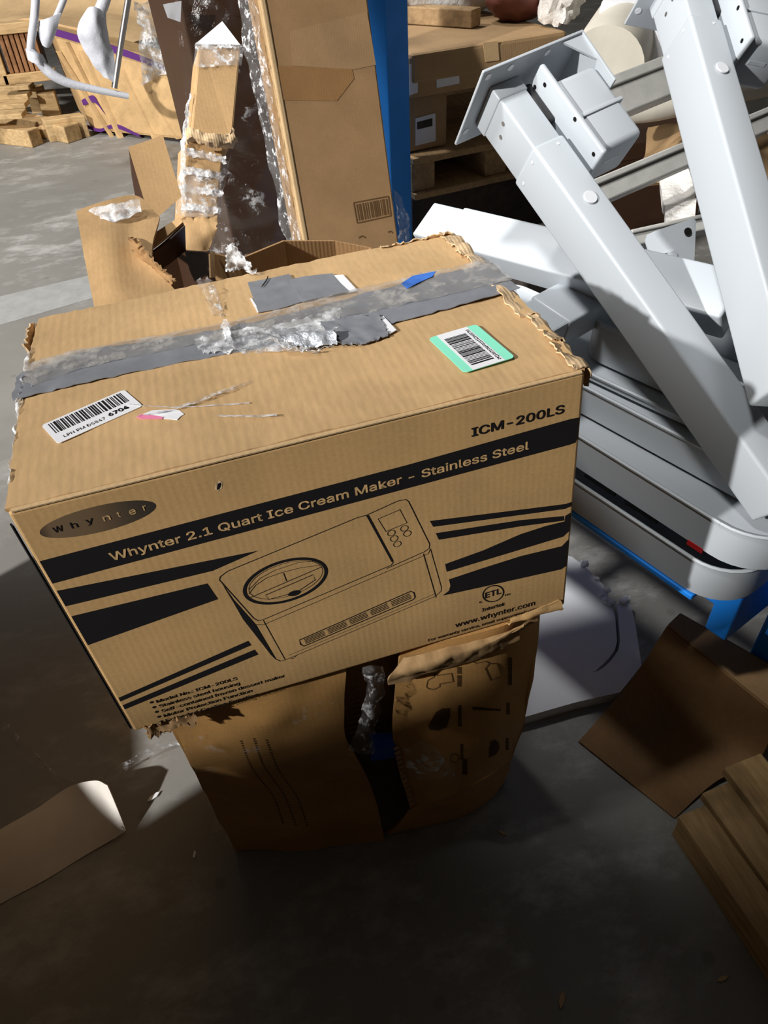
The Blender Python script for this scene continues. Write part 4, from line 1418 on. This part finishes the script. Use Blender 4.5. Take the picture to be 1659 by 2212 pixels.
def tq(name, pts, mat, off=0.001):
    q = [on_tall(x, y, off) for x, y in pts]
    return build(name, q, [tuple(range(len(q)))], mat, tall)


gs = []
fr4 = [(764, 438), (839, 424), (845, 466), (772, 482)]
for i in range(4):
    a_, b_ = V((*fr4[i], 0)), V((*fr4[(i + 1) % 4], 0))
    n_ = V((-(b_ - a_).y, (b_ - a_).x, 0)).normalized() * 1.3
    gs.append(([on_tall(*(p_.xy)) for p_ in (a_ - n_, b_ - n_, b_ + n_, a_ + n_)], [(0, 1, 2, 3)]))
build('printed_barcode_frame', *merge(gs), 'ink_faded', tall)
gs = []
rng = random.Random(21)
u = 0.06
while u < 0.95:
    w_ = rng.choice((0.02, 0.03, 0.05, 0.07))
    q = []
    for uu, vv in ((u, 0.1), (min(u + w_, 0.95), 0.1), (min(u + w_, 0.95), 0.9), (u, 0.9)):
        tx = fr4[0][0] * (1 - uu) * (1 - vv) + fr4[1][0] * uu * (1 - vv) + fr4[2][0] * uu * vv + fr4[3][0] * (1 - uu) * vv
        ty = fr4[0][1] * (1 - uu) * (1 - vv) + fr4[1][1] * uu * (1 - vv) + fr4[2][1] * uu * vv + fr4[3][1] * (1 - uu) * vv
        q.append(on_tall(tx, ty))
    gs.append((q, [(0, 1, 2, 3)]))
    u += w_ + rng.choice((0.02, 0.03, 0.04))
build('printed_barcode', *merge(gs), 'ink_faded', tall)
cardboard('card_tape', (0.33, 0.18, 0.075), 'X', 0.1, rough=0.35, spec=0.5)
cardboard('card_greyed', (0.39, 0.245, 0.125), 'X', 0.1, rough=0.6)
for pts in (((602, 70), (795, 24), (812, 150), (628, 140)), ((628, 140), (812, 150), (815, 165), (724, 220), (606, 216))):
    pass
tq('brown_tape', [(600, 142), (760, 148), (765, 170), (728, 218), (608, 216)], 'card_tape')
tq('scuffed_patch', [(625, 68), (793, 25), (812, 140), (765, 150), (632, 142)], 'card_greyed')
gs = []
for pts in (((775, 512), (783, 508), (790, 512)), ((838, 500), (845, 498), (849, 502))):
    q = [on_tall(*p_) for p_ in pts] + [on_tall(p_[0], p_[1] + 3) for p_ in reversed(pts)]
    gs.append((q, [tuple(range(6))]))
build('printed_mark', *merge(gs), 'ink_faded', tall, kind='stuff')
# film wrap on its left side
lsd = -hr
sheet('film_wrap', [[base + ax * 0.25 - hr * 0.006 + hb * 0.0, base + ax * 0.25 - hr * 0.01 + hb * 0.13], [base + ax * 1.0 - hr * 0.02, base + ax * 1.0 - hr * 0.03 + hb * 0.13], [base + ax * 1.7 - hr * 0.006, base + ax * 1.7 - hr * 0.006 + hb * 0.13]], 'clear_film', tall, nu=14, nv=60, thick=0.0006, amp=0.012, freq=14)
# crumpled film at its right foot
sheet('film_wrap', [[on_tall(850, 410, -0.02), on_tall(868, 430, -0.02)], [on_tall(858, 450, 0.02), on_tall(882, 470, 0.0)], [on_tall(862, 520, 0.0), on_tall(885, 520, -0.02)]], 'clear_film', tall, nu=14, nv=26, thick=0.0006, amp=0.01, freq=30)

# ================================================================== dark cartons left of it


def hexa(name, front, back, mat, parent=None, bevel=0.004, **kw):
    """front: 4 points (tl, tr, br, bl); back: 4 points"""
    vs = list(front) + list(back)
    fs = [(0, 3, 2, 1), (4, 5, 6, 7), (0, 1, 5, 4), (1, 2, 6, 5), (2, 3, 7, 6), (3, 0, 4, 7)]
    return build(name, vs, fs, mat, parent, bevel=bevel, **kw)


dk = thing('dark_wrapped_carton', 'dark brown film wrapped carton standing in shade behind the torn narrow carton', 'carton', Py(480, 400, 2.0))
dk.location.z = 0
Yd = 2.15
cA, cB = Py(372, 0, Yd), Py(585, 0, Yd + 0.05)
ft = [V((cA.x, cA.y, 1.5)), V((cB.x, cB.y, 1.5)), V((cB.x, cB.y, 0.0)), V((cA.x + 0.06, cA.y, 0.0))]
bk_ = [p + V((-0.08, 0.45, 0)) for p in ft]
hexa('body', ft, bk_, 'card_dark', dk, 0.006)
sheet('film_wrap', [[Py(378, 0, Yd - 0.02), Py(470, 0, Yd - 0.03), Py(590, 0, Yd)], [Py(400, 200, Yd - 0.03), Py(500, 200, Yd - 0.04), Py(600, 220, Yd)], [Py(430, 400, Yd - 0.02), Py(520, 400, Yd - 0.03), Py(610, 420, Yd)], [Py(460, 560, Yd - 0.02), Py(540, 560, Yd - 0.03), Py(620, 560, Yd)]], 'dim_film', dk, nu=30, nv=60, thick=0.0006, amp=0.02, freq=9)
sheet('hanging_label', [[Py(352, 10, Yd - 0.04), Py(392, 2, Yd - 0.04)], [Py(362, 38, Yd - 0.04), Py(390, 48, Yd - 0.04)]], 'cap_grey', dk, nu=6, nv=4, thick=0.001, amp=0.004, freq=20)

# ================================================================== narrow torn carton tube
nt_o = Py(430, 560, 1.0)
nar = thing('narrow_torn_carton', 'narrow torn cardboard tube carton bound with shiny clear film, standing upright', 'carton', V((nt_o.x, nt_o.y, 0.9)))


def YYp(x, y, Yv):
    return Py(x, y, Yv)


def tubeseg(name, px4, Y4, dp, mat):
    fr = [YYp(x, y, Yv) for (x, y), Yv in zip(px4, Y4)]
    u = (fr[1] - fr[0]).normalized()
    d_ = (fr[3] - fr[0]).normalized()
    bk = u.cross(d_)
    if bk.y < 0:
        bk = -bk
    bk.normalize()
    return hexa(name, fr, [p + bk * dp - u * 0.012 for p in fr], mat, nar, 0.004), fr, bk


_, fr1, bk1 = tubeseg('upper_sleeve', ((430, 95), (521, 98), (502, 305), (412, 290)), (1.22, 1.22, 1.10, 1.10), 0.075, 'card_tan')
_, fr2, bk2 = tubeseg('lower_sleeve', ((404, 305), (484, 318), (468, 470), (396, 470)), (1.115, 1.115, 1.03, 1.03), 0.07, 'card_tan')
# torn foot of the tube: three bent flaps with a dark mouth
sheet('torn_flap', [[fr2[3], fr2[3].lerp(fr2[2], 0.5), fr2[2]], [YYp(388, 505, 1.0), YYp(425, 510, 0.985), YYp(466, 500, 1.0)], [YYp(380, 535, 0.97), YYp(415, 548, 0.955), YYp(452, 545, 0.97)]], 'card_tan', nar, nu=16, nv=10, thick=0.005, amp=0.004, freq=25, ragged=0.003)
sheet('torn_flap', [[YYp(372, 540, 0.95), YYp(388, 545, 0.94)], [YYp(374, 570, 0.93), YYp(384, 575, 0.93)], [YYp(372, 592, 0.93), YYp(378, 594, 0.93)]], 'card_torn', nar, nu=6, nv=8, thick=0.004, amp=0.003, freq=40, ragged=0.002)
sheet('torn_flap', [[YYp(440, 542, 0.955), YYp(452, 540, 0.965)], [YYp(448, 575, 0.95), YYp(458, 572, 0.96)], [YYp(452, 596, 0.95), YYp(460, 596, 0.955)]], 'card_torn', nar, nu=5, nv=8, thick=0.003)
sheet('torn_flap', [[YYp(372, 545, 0.945), YYp(410, 552, 0.94), YYp(448, 548, 0.945)], [YYp(376, 555, 0.965), YYp(412, 562, 0.965), YYp(446, 556, 0.965)]], 'card_torn', nar, nu=16, nv=3, thick=0.004, amp=0.003, freq=50, ragged=0.002)
# crumpled ring where the sleeves meet
ring = [YYp(402, 300, 1.08), YYp(415, 292, 1.075), YYp(450, 302, 1.07), YYp(490, 305, 1.075), YYp(506, 292, 1.09)]
sheet('torn_ring', [[p + V((0, 0, 0.012)) for p in ring], [p + V((0, -0.012, 0)) for p in ring], [p + V((0, 0, -0.010)) for p in ring]], 'card_torn', nar, nu=36, nv=8, thick=0.004, amp=0.006, freq=50, ragged=0.002)
# film bound round the lower sleeve
off = -bk2 * 0.006
sheet('film_wrap', [[fr2[0] - bk2 * 0.004 + V((-0.012, 0.03, -0.03)), fr2[0] + off + V((0, 0, -0.03)), fr2[1] + off + V((0, 0, -0.03)), fr2[1] + V((0.01, 0.03, -0.03))],
                    [fr2[3].lerp(fr2[0], .4) + V((-0.014, 0.03, 0)), fr2[3].lerp(fr2[0], .4) + off, fr2[2].lerp(fr2[1], .4) + off, fr2[2].lerp(fr2[1], .4) + V((0.012, 0.03, 0))],
                    [fr2[3] + V((-0.012, 0.03, 0)), fr2[3] + off, fr2[2] + off, fr2[2] + V((0.01, 0.03, 0))]], 'clear_film', nar, nu=34, nv=40, thick=0.0006, amp=0.004, freq=45)
for k in range(4):
    t = 0.10 + 0.24 * k
    rows = []
    for tt in (t, t + 0.05, t + 0.10):
        a_ = fr2[0].lerp(fr2[3], tt) + off * 1.4 + V((-0.006, 0, 0))
        b_ = fr2[1].lerp(fr2[2], tt + 0.06) + off * 1.4 + V((0.006, 0, 0))
        rows.append([a_, a_.lerp(b_, .5) + off * 0.6, b_])
    sheet('film_wrap', rows, 'milky_film', nar, nu=26, nv=8, thick=0.0006, amp=0.005, freq=70, seed=k, ragged=0.002)
sheet('film_wrap', [[fr1[0] + V((-0.008, -0.004, 0.0)), fr1[1] + V((0.004, -0.006, 0.0))], [fr1[0].lerp(fr1[3], .25) + V((-0.008, -0.006, 0)), fr1[1].lerp(fr1[2], .2) + V((0.004, -0.006, 0))]], 'clear_film', nar, nu=20, nv=14, thick=0.0005, amp=0.004, freq=40)
sheet('film_wrap', [[YYp(405, 200, 1.16), YYp(412, 200, 1.15)], [YYp(390, 330, 1.10), YYp(402, 330, 1.09)], [YYp(392, 440, 1.06), YYp(402, 445, 1.04)]], 'milky_film', nar, nu=6, nv=30, thick=0.0006, amp=0.006, freq=50, ragged=0.002)
# white paper peak on top
extrude('paper_peak', [YYp(421, 97, 1.215), YYp(480, 47, 1.24), YYp(519, 98, 1.215)], -bk1 * 0.002, 'paper_white', nar)
sheet('torn_ring', [[YYp(420, 92, 1.215), YYp(470, 98, 1.21), YYp(522, 96, 1.215)], [YYp(424, 106, 1.21), YYp(470, 104, 1.205), YYp(522, 106, 1.21)]], 'milky_film', nar, nu=26, nv=4, thick=0.002, amp=0.004, freq=60, ragged=0.002)

# ================================================================== open carton behind the printed one
ro = thing('open_rear_carton', 'open tan carton with raised flaps standing behind the printed carton', 'carton', V((0.15, 0.7, 0)))
zf = 0.925
# wide flap lying outward at its left
A1, A2, A3, A4 = Pz(165, 458, zf + 0.01), Pz(296, 428, zf), Pz(398, 640, zf - 0.02), Pz(206, 668, zf - 0.01)
sheet('wide_flap', [[A1, A1.lerp(A2, .5) + V((0, 0, 0.004)), A2, Pz(345, 470, zf - 0.005)], [A1.lerp(A4, .5) + V((0, 0, 0.004)), Pz(240, 560, zf + 0.006), Pz(284, 530, zf), Pz(330, 560, zf)], [A4, Pz(260, 660, zf - 0.004), Pz(320, 650, zf - 0.006), Pz(380, 632, zf - 0.01)]], 'card_tan', ro, nu=20, nv=24, thick=0.005, amp=0.002, freq=8)
sheet('foam_lining', [[A1 + V((0.002, 0, -0.008)), A4 + V((0.002, 0, -0.008))], [A1 + V((0.008, 0, -0.022)), A4 + V((0.006, 0, -0.022))]], 'foam_white', ro, nu=8, nv=3, thick=0.004, amp=0.002, freq=30)
sheet('film_scrap', [[Pz(190, 455, zf + 0.02), Pz(240, 440, zf + 0.025), Pz(300, 430, zf + 0.02)], [Pz(215, 470, zf + 0.012), Pz(250, 478, zf + 0.012), Pz(306, 458, zf + 0.012)]], 'milky_film', ro, nu=26, nv=10, thick=0.0006, amp=0.006, freq=50)
# raised flap with its side
Yf = 0.92
q1, q2 = Py(277, 318, Yf), Py(352, 292, Yf)
pln = (q2 - q1).cross(V((0.02, -0.30, -0.95))).normalized()
q3, q4 = Pn(392, 425, q1, pln), Pn(326, 482, q1, pln)
if pln.dot(FW) < 0:
    pln = -pln
extrude('raised_flap', [q1, q2, q3, q4], pln * 0.005, 'card_tan', ro)
sl = q1 + pln * 0.03
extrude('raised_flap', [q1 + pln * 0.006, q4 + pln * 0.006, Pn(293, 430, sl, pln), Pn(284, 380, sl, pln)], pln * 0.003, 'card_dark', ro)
# mouth: inner walls
rimz = zf - 0.015
m_ = [Pz(282, 540, rimz), Pz(400, 478, rimz), Pz(470, 470, rimz)]
flb = [Py(455, 545, 0.72), Py(515, 560, 0.70), Py(612, 520, 0.78), Py(722, 520, 0.80), Py(800, 535, 0.79)]
sheet('rear_wall', [[p for p in flb], [V((p.x, p.y, 0.60)) for p in flb], [V((p.x, p.y, 0.004)) for p in flb]], 'card_inner', ro, nu=24, nv=6, thick=0.005, linear=True, smooth=False)
sheet('front_wall', [[V((0.0, 0.41, 0.88)), V((0.33, 0.41, 0.90))], [V((0.0, 0.41, 0.004)), V((0.33, 0.41, 0.004))]], 'card_tan', ro, nu=4, nv=4, thick=0.005)
sheet('side_wall', [[V((0.0, 0.42, 0.88)), V((0.0, 0.70, 0.80))], [V((0.0, 0.42, 0.004)), V((0.0, 0.70, 0.004))]], 'card_inner', ro, nu=4, nv=4, thick=0.005)
sheet('side_wall', [[flb[4], V((0.33, 0.41, 0.80))], [V((flb[4].x, flb[4].y, 0.004)), V((0.33, 0.41, 0.004))]], 'card_inner', ro, nu=4, nv=4, thick=0.005)
ib = [Py(285, 545, 0.80), Py(380, 540, 0.80), Py(462, 545, 0.735)]
sheet('rear_wall', [ib, [V((p.x, p.y, 0.004)) for p in ib]], 'card_dark', ro, nu=8, nv=4, thick=0.005, linear=True)  # near-black board: the cavity's shade put into its colour
# ragged inner flap and torn splinter at the mouth
sheet('inner_flap', [[Py(283, 540, 0.72), Py(330, 508, 0.74), Py(390, 470, 0.76)], [Py(300, 556, 0.70), Py(342, 528, 0.72), Py(396, 482, 0.74)]], 'card_tan', ro, nu=14, nv=6, thick=0.004)
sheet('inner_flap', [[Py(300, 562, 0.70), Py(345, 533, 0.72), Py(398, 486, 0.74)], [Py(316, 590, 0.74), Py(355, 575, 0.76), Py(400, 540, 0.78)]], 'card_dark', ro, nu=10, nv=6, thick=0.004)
sheet('torn_splinter', [[Pz(278, 512, zf + 0.01), Pz(300, 555, zf), Pz(340, 585, zf), Pz(372, 614, zf)], [Pz(292, 515, zf + 0.035), Pz(308, 545, zf + 0.02), Pz(346, 576, zf + 0.012), Pz(380, 606, zf)]], 'card_inner', ro, nu=24, nv=5, thick=0.004, amp=0.004, freq=50, ragged=0.003)
# something narrow inside the mouth: dark side board
sheet('inner_flap', [[Py(452, 548, 0.70), Py(462, 545, 0.71)], [Py(454, 600, 0.66), Py(464, 600, 0.67)]], 'card_tan', ro, nu=3, nv=4, thick=0.003)

# ================================================================== cartons on the rack behind the upright
zt = 0.86
ca, cb_ = Pz(886, 118, zt), Pz(1218, 66, zt)
ed = (cb_ - ca).normalized()
en = V((-ed.y, ed.x, 0))
if en.y < 0:
    en = -en
Lc = (cb_ - ca).length
zlow = Pn(884, 216, ca, en).z
fc = thing('flat_carton', 'large flat brown carton with taped front edge and small white label, on the rack', 'carton', ca + ed * 0.6 + V((0, 0, zlow - zt)))
obox('body', ca + V((0, 0, zlow - zt)), ed * Lc, en * 0.75, (0, 0, zt - zlow - 0.006), 'card_dull', fc, 0.01)
obox('lid', ca - en * 0.008 + V((0, 0, -0.085)), ed * (Lc + 0.01), en * 0.76, (0, 0, 0.085), 'card_dull', fc, 0.012)


def on_fc(x, y, off=0.010):
    return Pn(x, y, ca - en * off, en)


def fq(name, pts, mat, par, off=0.010):
    q = [on_fc(x, y, off) for x, y in pts]
    return extrude(name, q, -en * 0.0015, mat, par)


tq_ = [Pz(1020, 82, zt + 0.001), Pz(1052, 78, zt + 0.001)]
fq('tape', [(1043, 92), (1075, 88), (1078, 130), (1048, 134)], 'card_pale', fc)
fq('white_label', [(942, 160), (991, 150), (992, 180), (943, 190)], 'cap_grey', fc, 0.001)
fq('white_label', [(884, 140), (903, 136), (902, 200), (884, 206)], 'cap_grey', fc, 0.001)
zl2 = Pn(884, 330, ca + en * 0.05, en).z
sc_ = thing('lower_carton', 'smaller brown carton under the flat carton, with a square white label', 'carton', ca + V((0, 0, zl2 - zt)))
rgt = Pn(966, 260, ca + en * 0.05, en)
obox('body', ca + en * 0.05 + V((0, 0, zl2 - zt)), ed * (rgt - ca).dot(ed), en * 0.6, (0, 0, zlow - zl2 - 0.003), 'card_dull', sc_, 0.008)
q = [Pn(x, y, ca + en * 0.049, en) for x, y in ((897, 256), (940, 244), (941, 304), (897, 315))]
lbq = extrude('white_label', q, -en * 0.0015, 'cap_grey', sc_)
q = [Pn(x, y, ca + en * 0.047, en) for x, y in ((901, 264), (934, 255), (934, 272), (901, 280))]
extrude('label_print', q, -en * 0.0008, 'dark_board', sc_)
# board pallet on which they rest
rp_ = thing('board_pallet', 'pallet of rough boards below the smaller rack carton', 'pallet', ca + V((0, 0, -zt)))
zp = zl2 - 0.004
for k in range(6):
    obox('board', ca + en * (-0.01 + 0.13 * k) + V((0, 0, zp - zt - 0.022)), ed * 0.70, en * 0.13, (0, 0, 0.022), 'pallet_wood_dim', rp_, 0.003)
for k in range(3):
    obox('bearer', ca + ed * 0.30 * k - en * 0.0 + V((0, 0, zp - zt - 0.115)), ed * 0.09, en * 0.75, (0, 0, 0.092), 'pallet_wood_dim', rp_, 0.003)
for k in range(6):
    obox('board', ca + en * (-0.02 + 0.13 * k) + V((0, 0, zp - zt - 0.138)), ed * 0.70, en * 0.13, (0, 0, 0.022), 'pallet_wood_dim', rp_, 0.003)
obox('skid', ca + V((0, 0, -zt)), ed * 0.66, en * 0.6, (0, 0, zp - 0.139), 'dark_board', rp_, 0.004)
# plank and bags on top of the flat carton
pk0, pk1 = Pz(872, 52, zt + 0.002), Pz(1018, 62, zt + 0.002)
kd = (pk1 - pk0)
o = obox('loose_plank', pk0, kd, V((-kd.y, kd.x, 0)).normalized() * 0.07, (0, 0, 0.055), 'pallet_wood_dim', None, 0.004)
tag(o, 'short thick plank lying on the flat rack carton beside the upright', 'plank')
bc = Pz(985, 46, zt)
o = blob('white_bag', bc + V((-0.02, 0.115, 0.085)), (0.24, 0.09, 0.10), 'plastic_bag', 0.16, 2.6, 1)
tag(o, 'white plastic bag on the flat carton behind the plank', 'bag')
bc = Pz(1150, 50, zt)
o = blob('maroon_bundle', bc + V((-0.02, 0.08, 0.075)), (0.12, 0.09, 0.085), 'maroon', 0.14, 2.4, 3)
tag(o, 'maroon bundle at the end of the flat carton', 'bundle')
bc = Pz(1215, 64, zt)
o = blob('clear_wrap', bc + V((0.02, 0.08, 0.107)), (0.07, 0.09, 0.12), 'plastic_bag', 0.3, 3.2, 5)
tag(o, 'crumpled translucent wrapping beside the maroon bundle', 'plastic wrap')
# fabric or foam roll
rr = thing('cream_roll', 'thick cream roll with pale end standing behind the nearer leg head', 'roll', Pd(1330, 110, 2.3))
ra_, rb_ = Pd(1305, 150, 2.2), Pd(1415, -40, 2.75)
vs, fs = tubegeo([ra_, rb_], 0.115, 28, False)
build('roll_body', vs, fs, 'cream_plastic', rr, smooth=True)
rd = (rb_ - ra_).normalized()
o = disc('pale_sheet', Pd(1400, 60, 2.25), -FW, (0.10, 0.16), 0.01, 'foam_white', rr, 24)
# dark backdrop cartons filling the rack; the black one stands for a gap's shade
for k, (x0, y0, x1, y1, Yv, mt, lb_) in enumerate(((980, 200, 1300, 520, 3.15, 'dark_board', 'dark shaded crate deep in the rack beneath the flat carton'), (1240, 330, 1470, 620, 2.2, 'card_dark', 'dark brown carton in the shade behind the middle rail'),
                                                    (1380, -120, 1720, 330, 3.0, 'rail_grey', 'grey crate far behind the right desk leg head'), (1130, 560, 1300, 700, 1.62, 'dark_board', 'black box added for the dark of the gap behind the white columns'), (1480, 500, 1760, 900, 2.05, 'dark_board', 'dark crate low behind the right desk leg'))):
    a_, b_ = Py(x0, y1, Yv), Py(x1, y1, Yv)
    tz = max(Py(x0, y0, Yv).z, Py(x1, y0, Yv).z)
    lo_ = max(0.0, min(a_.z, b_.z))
    obj_ = thing('rack_backdrop', lb_, 'crate', V(((a_.x + b_.x) / 2, Yv, 0.0)))
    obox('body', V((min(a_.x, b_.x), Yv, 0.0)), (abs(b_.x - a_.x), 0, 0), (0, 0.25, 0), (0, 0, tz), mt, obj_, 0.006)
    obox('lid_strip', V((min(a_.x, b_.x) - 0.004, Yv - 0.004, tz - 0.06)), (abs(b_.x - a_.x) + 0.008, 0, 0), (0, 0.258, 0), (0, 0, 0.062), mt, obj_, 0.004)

# ================================================================== pallet load far left
ld = thing('strapped_load', 'large pale carton load with purple straps on the far left floor', 'carton', Pz(300, 300))
BLp, BRp = Pz(203, 290, 0.0), Pz(470, 318, 0.0)
TLp, TRp = Py(112, 62, BLp.y + 0.12), Py(420, 150, BRp.y + 0.12)
bkv = V((-0.1, 0.6, 0.0))
cardboard('card_load', (0.56, 0.37, 0.18), 'X', 0.9, pitch=0.09, rough=0.5, var=0.3)
BLp, BRp = BLp + V((0, 0, 0.02)), BRp + V((0, 0, 0.02))
hexa('body', [TLp, TRp, BRp, BLp], [TLp + bkv, TRp + bkv, BRp + bkv, BLp + bkv], 'card_load', ld, 0.02)
fn = (TRp - TLp).cross(BLp - TLp).normalized()
if fn.y > 0:
    fn = -fn


def on_ld(x, y, off=0.012):
    return Pn(x, y, TLp + fn * off, fn)


sheet('strap', [[on_ld(112, 60), on_ld(250, 100), on_ld(400, 158)], [on_ld(115, 76), on_ld(252, 116), on_ld(402, 168)]], 'strap_purple', ld, nu=16, nv=2, thick=0.004, amp=0.002)
sheet('strap', [[on_ld(184, 268), on_ld(215, 278), on_ld(250, 268), on_ld(300, 290)], [on_ld(186, 276), on_ld(216, 285), on_ld(250, 277), on_ld(304, 297)]], 'strap_purple', ld, nu=16, nv=2, thick=0.004, amp=0.002)
sheet('purple_print', [[on_ld(176, 216), on_ld(200, 206), on_ld(212, 222)], [on_ld(180, 228), on_ld(205, 222), on_ld(228, 248)]], 'strap_purple', ld, nu=10, nv=4, thick=0.002, amp=0.002)
for a_, b_, wd in (((120, 110), (240, 300), 10), ((170, 110), (255, 300), 14), ((255, 150), (330, 302), 16), ((300, 170), (380, 300), 12), ((345, 120), (400, 250), 14), ((140, 90), (190, 190), 8)):
    c1_, c2_ = on_ld(a_[0], a_[1], 0.02), on_ld(b_[0], b_[1], 0.02)
    e1_, e2_ = on_ld(a_[0] + wd, a_[1], 0.006), on_ld(b_[0] + wd, b_[1], 0.006)
    sheet('fold', [[c1_, c2_], [c1_.lerp(e1_, .5) + fn * 0.012, c2_.lerp(e2_, .5) + fn * 0.012], [e1_, e2_]], 'card_load', ld, nu=10, nv=4, thick=0.004, amp=0.002, freq=6)
sheet('film_cover', [[on_ld(290, 0, 0.3), on_ld(345, 0, 0.3)], [on_ld(300, 70, 0.12), on_ld(368, 70, 0.12)], [on_ld(310, 180, 0.04), on_ld(382, 150, 0.04)]], 'milky_film', ld, nu=24, nv=50, thick=0.001, amp=0.05, freq=9)
extrude('dark_skid', [BLp + V((0.1, 0, -0.018)), BRp + V((0, 0, -0.018)), BRp + bkv * .5, BLp + bkv * .5], (0, 0, 0.015), 'dark_board', ld)
# flat sheets lying over the load
sheet('draped_sheet', [[Py(-40, -40, 6.6), Py(200, -60, 6.4), Py(420, -30, 5.9)], [Py(-40, 30, 6.3), Py(200, 20, 6.0), Py(420, 60, 5.7)], [Py(-30, 52, 5.9), Py(115, 52, 5.5), Py(270, 95, 5.4)]], 'card_pale', ld, nu=20, nv=12, thick=0.02, amp=0.03, freq=3)

# slatted crate and pallet left of the load
cr_ = thing('slatted_crate', 'reddish slatted wooden crate at the far left beside the strapped load', 'crate', Pz(60, 240))
Yc = 5.6
ca1, ca2 = Py(22, 160, Yc), Py(104, 163, Yc)
topz = Py(30, 72, Yc).z
botz = ca1.z
nsl = 7
for k in range(nsl):
    x_ = ca1.x + (ca2.x - ca1.x) * k / nsl
    obox('slat', V((x_, Yc, botz)), ((ca2.x - ca1.x) / nsl * 0.8, 0, 0), (0, 0.03, 0), (0, 0, topz - botz), 'crate_wood_red', cr_, 0.004)
obox('frame_rail', V((ca1.x - 0.05, Yc - 0.02, topz)), (ca2.x - ca1.x + 0.1, 0, 0), (0, 0.1, 0), (0, 0, 0.06), 'crate_wood', cr_, 0.005)
obox('frame_rail', V((ca1.x - 0.05, Yc - 0.02, botz - 0.06)), (ca2.x - ca1.x + 0.1, 0, 0), (0, 0.1, 0), (0, 0, 0.06), 'crate_wood', cr_, 0.005)
obox('frame_post', V((ca1.x - 0.1, Yc - 0.02, botz - 0.06)), (0.08, 0, 0), (0, 0.1, 0), (0, 0, topz - botz + 0.12), 'crate_wood', cr_, 0.005)
obox('back_board', V((ca1.x, Yc + 0.05, botz)), (ca2.x - ca1.x, 0, 0), (0, 0.2, 0), (0, 0, topz - botz), 'card_dark', cr_, 0.005)
wp = thing('wooden_skid', 'pale wooden skid of heavy bearers on the floor below the slatted crate', 'pallet', Pz(120, 300))
w_a, w_b = Pz(60, 268, 0.0), Pz(190, 300, 0.0)
# long bearers running back and to the left
for (x0, y0, z_, dx, dy, hgt, wd) in ((95, 310, 0.0, -0.75, 0.66, 0.10, 0.10), (180, 300, 0.0, -0.62, 0.78, 0.10, 0.12)):
    s_ = Pz(x0, y0, 0.0)
    d_ = V((dx, dy, 0)).normalized()
    n_ = V((d_.y, -d_.x, 0))
    obox('bearer', s_, d_ * 0.8, -n_ * wd, (0, 0, hgt), 'crate_wood', wp, 0.006)
s_ = Pz(102, 305, 0.0)
for k in range(5):
    st_ = Pz(110, 250, 0.16) + V((-0.02, 0.27 * k, 0))
    obox('deck_board', st_ + V((-1.15, 0.25, 0)), (1.0, -0.25, 0), (0.02, 0.13, 0), (0, 0, 0.03), 'crate_wood', wp, 0.004)
for px_, py_ in ((95, 262), (30, 232), (70, 250)):
    p_ = Pz(px_, py_, 0.0)
    obox('block', p_ + V((0, 0.05, 0.0)), (0.12, 0, 0), (0, 0.12, 0), (0, 0, 0.16), 'crate_wood', wp, 0.005)
front_ = [Pz(110, 308, 0.0), Pz(196, 296, 0.0)]
obox('end_board', front_[0], front_[1] - front_[0], V((-0.03, 0.1, 0)), (0, 0, 0.13), 'crate_wood', wp, 0.005)

# foam wrapped tubular frame
tf = thing('wrapped_frame', 'white foam wrapped tubular frame with a bare steel leg leaning on the strapped load', 'frame', Py(200, 200, 4.35))
Yt = 4.3
tube('wrapped_bar', [Py(78, -20, Yt + .1), Py(74, 40, Yt), Py(68, 85, Yt - .02), Py(66, 112, Yt - .02)], 0.021, 'foam_wrap', tf, 10)
tube('wrapped_bar', [Py(66, 108, Yt - .02), Py(100, 150, Yt - .04), Py(140, 176, Yt - .05), Py(200, 192, Yt - .05), Py(278, 208, Yt - .05)], [0.024, 0.028, 0.02, 0.016], 'foam_wrap', tf, 10)
tube('wrapped_bar', [Py(145, -20, Yt + .1), Py(125, 30, Yt + .05), Py(105, 70, Yt)], 0.016, 'foam_wrap', tf, 10)
tube('steel_leg', [Py(280, -20, Yt - .02), Py(262, 90, Yt - .02), Py(247, 190, Yt - .05)], 0.016, 'steel', tf, 10, False)
sheet('foam_sheet', [[Py(86, 45, Yt), Py(105, 38, Yt - .02), Py(132, 28, Yt)], [Py(84, 75, Yt - .01), Py(105, 80, Yt - .04), Py(118, 70, Yt - .01)], [Py(92, 98, Yt - .02), Py(100, 102, Yt - .03), Py(104, 100, Yt - .02)]], 'foam_wrap', tf, nu=12, nv=14, thick=0.006, amp=0.01, freq=12)
sheet('foam_sheet', [[Py(190, 22, Yt), Py(205, 15, Yt - .03), Py(228, 30, Yt)], [Py(168, 62, Yt - .01), Py(205, 65, Yt - .07), Py(238, 90, Yt - .02)], [Py(176, 100, Yt - .02), Py(212, 110, Yt - .07), Py(246, 118, Yt - .03)], [Py(225, 165, Yt - .04), Py(234, 170, Yt - .06), Py(246, 180, Yt - .05)]], 'foam_wrap', tf, nu=16, nv=22, thick=0.006, amp=0.015, freq=10)
tube('wrapped_bar', [Py(232, -20, Yt + .05), Py(222, 10, Yt + .02), Py(208, 40, Yt)], 0.030, 'foam_wrap', tf, 10)
sheet('foam_sheet', [[Py(55, 105, Yt - .03), Py(72, 112, Yt - .06), Py(90, 120, Yt - .03)], [Py(62, 130, Yt - .04), Py(85, 140, Yt - .07), Py(108, 150, Yt - .04)]], 'foam_wrap', tf, nu=12, nv=8, thick=0.006, amp=0.012, freq=14)
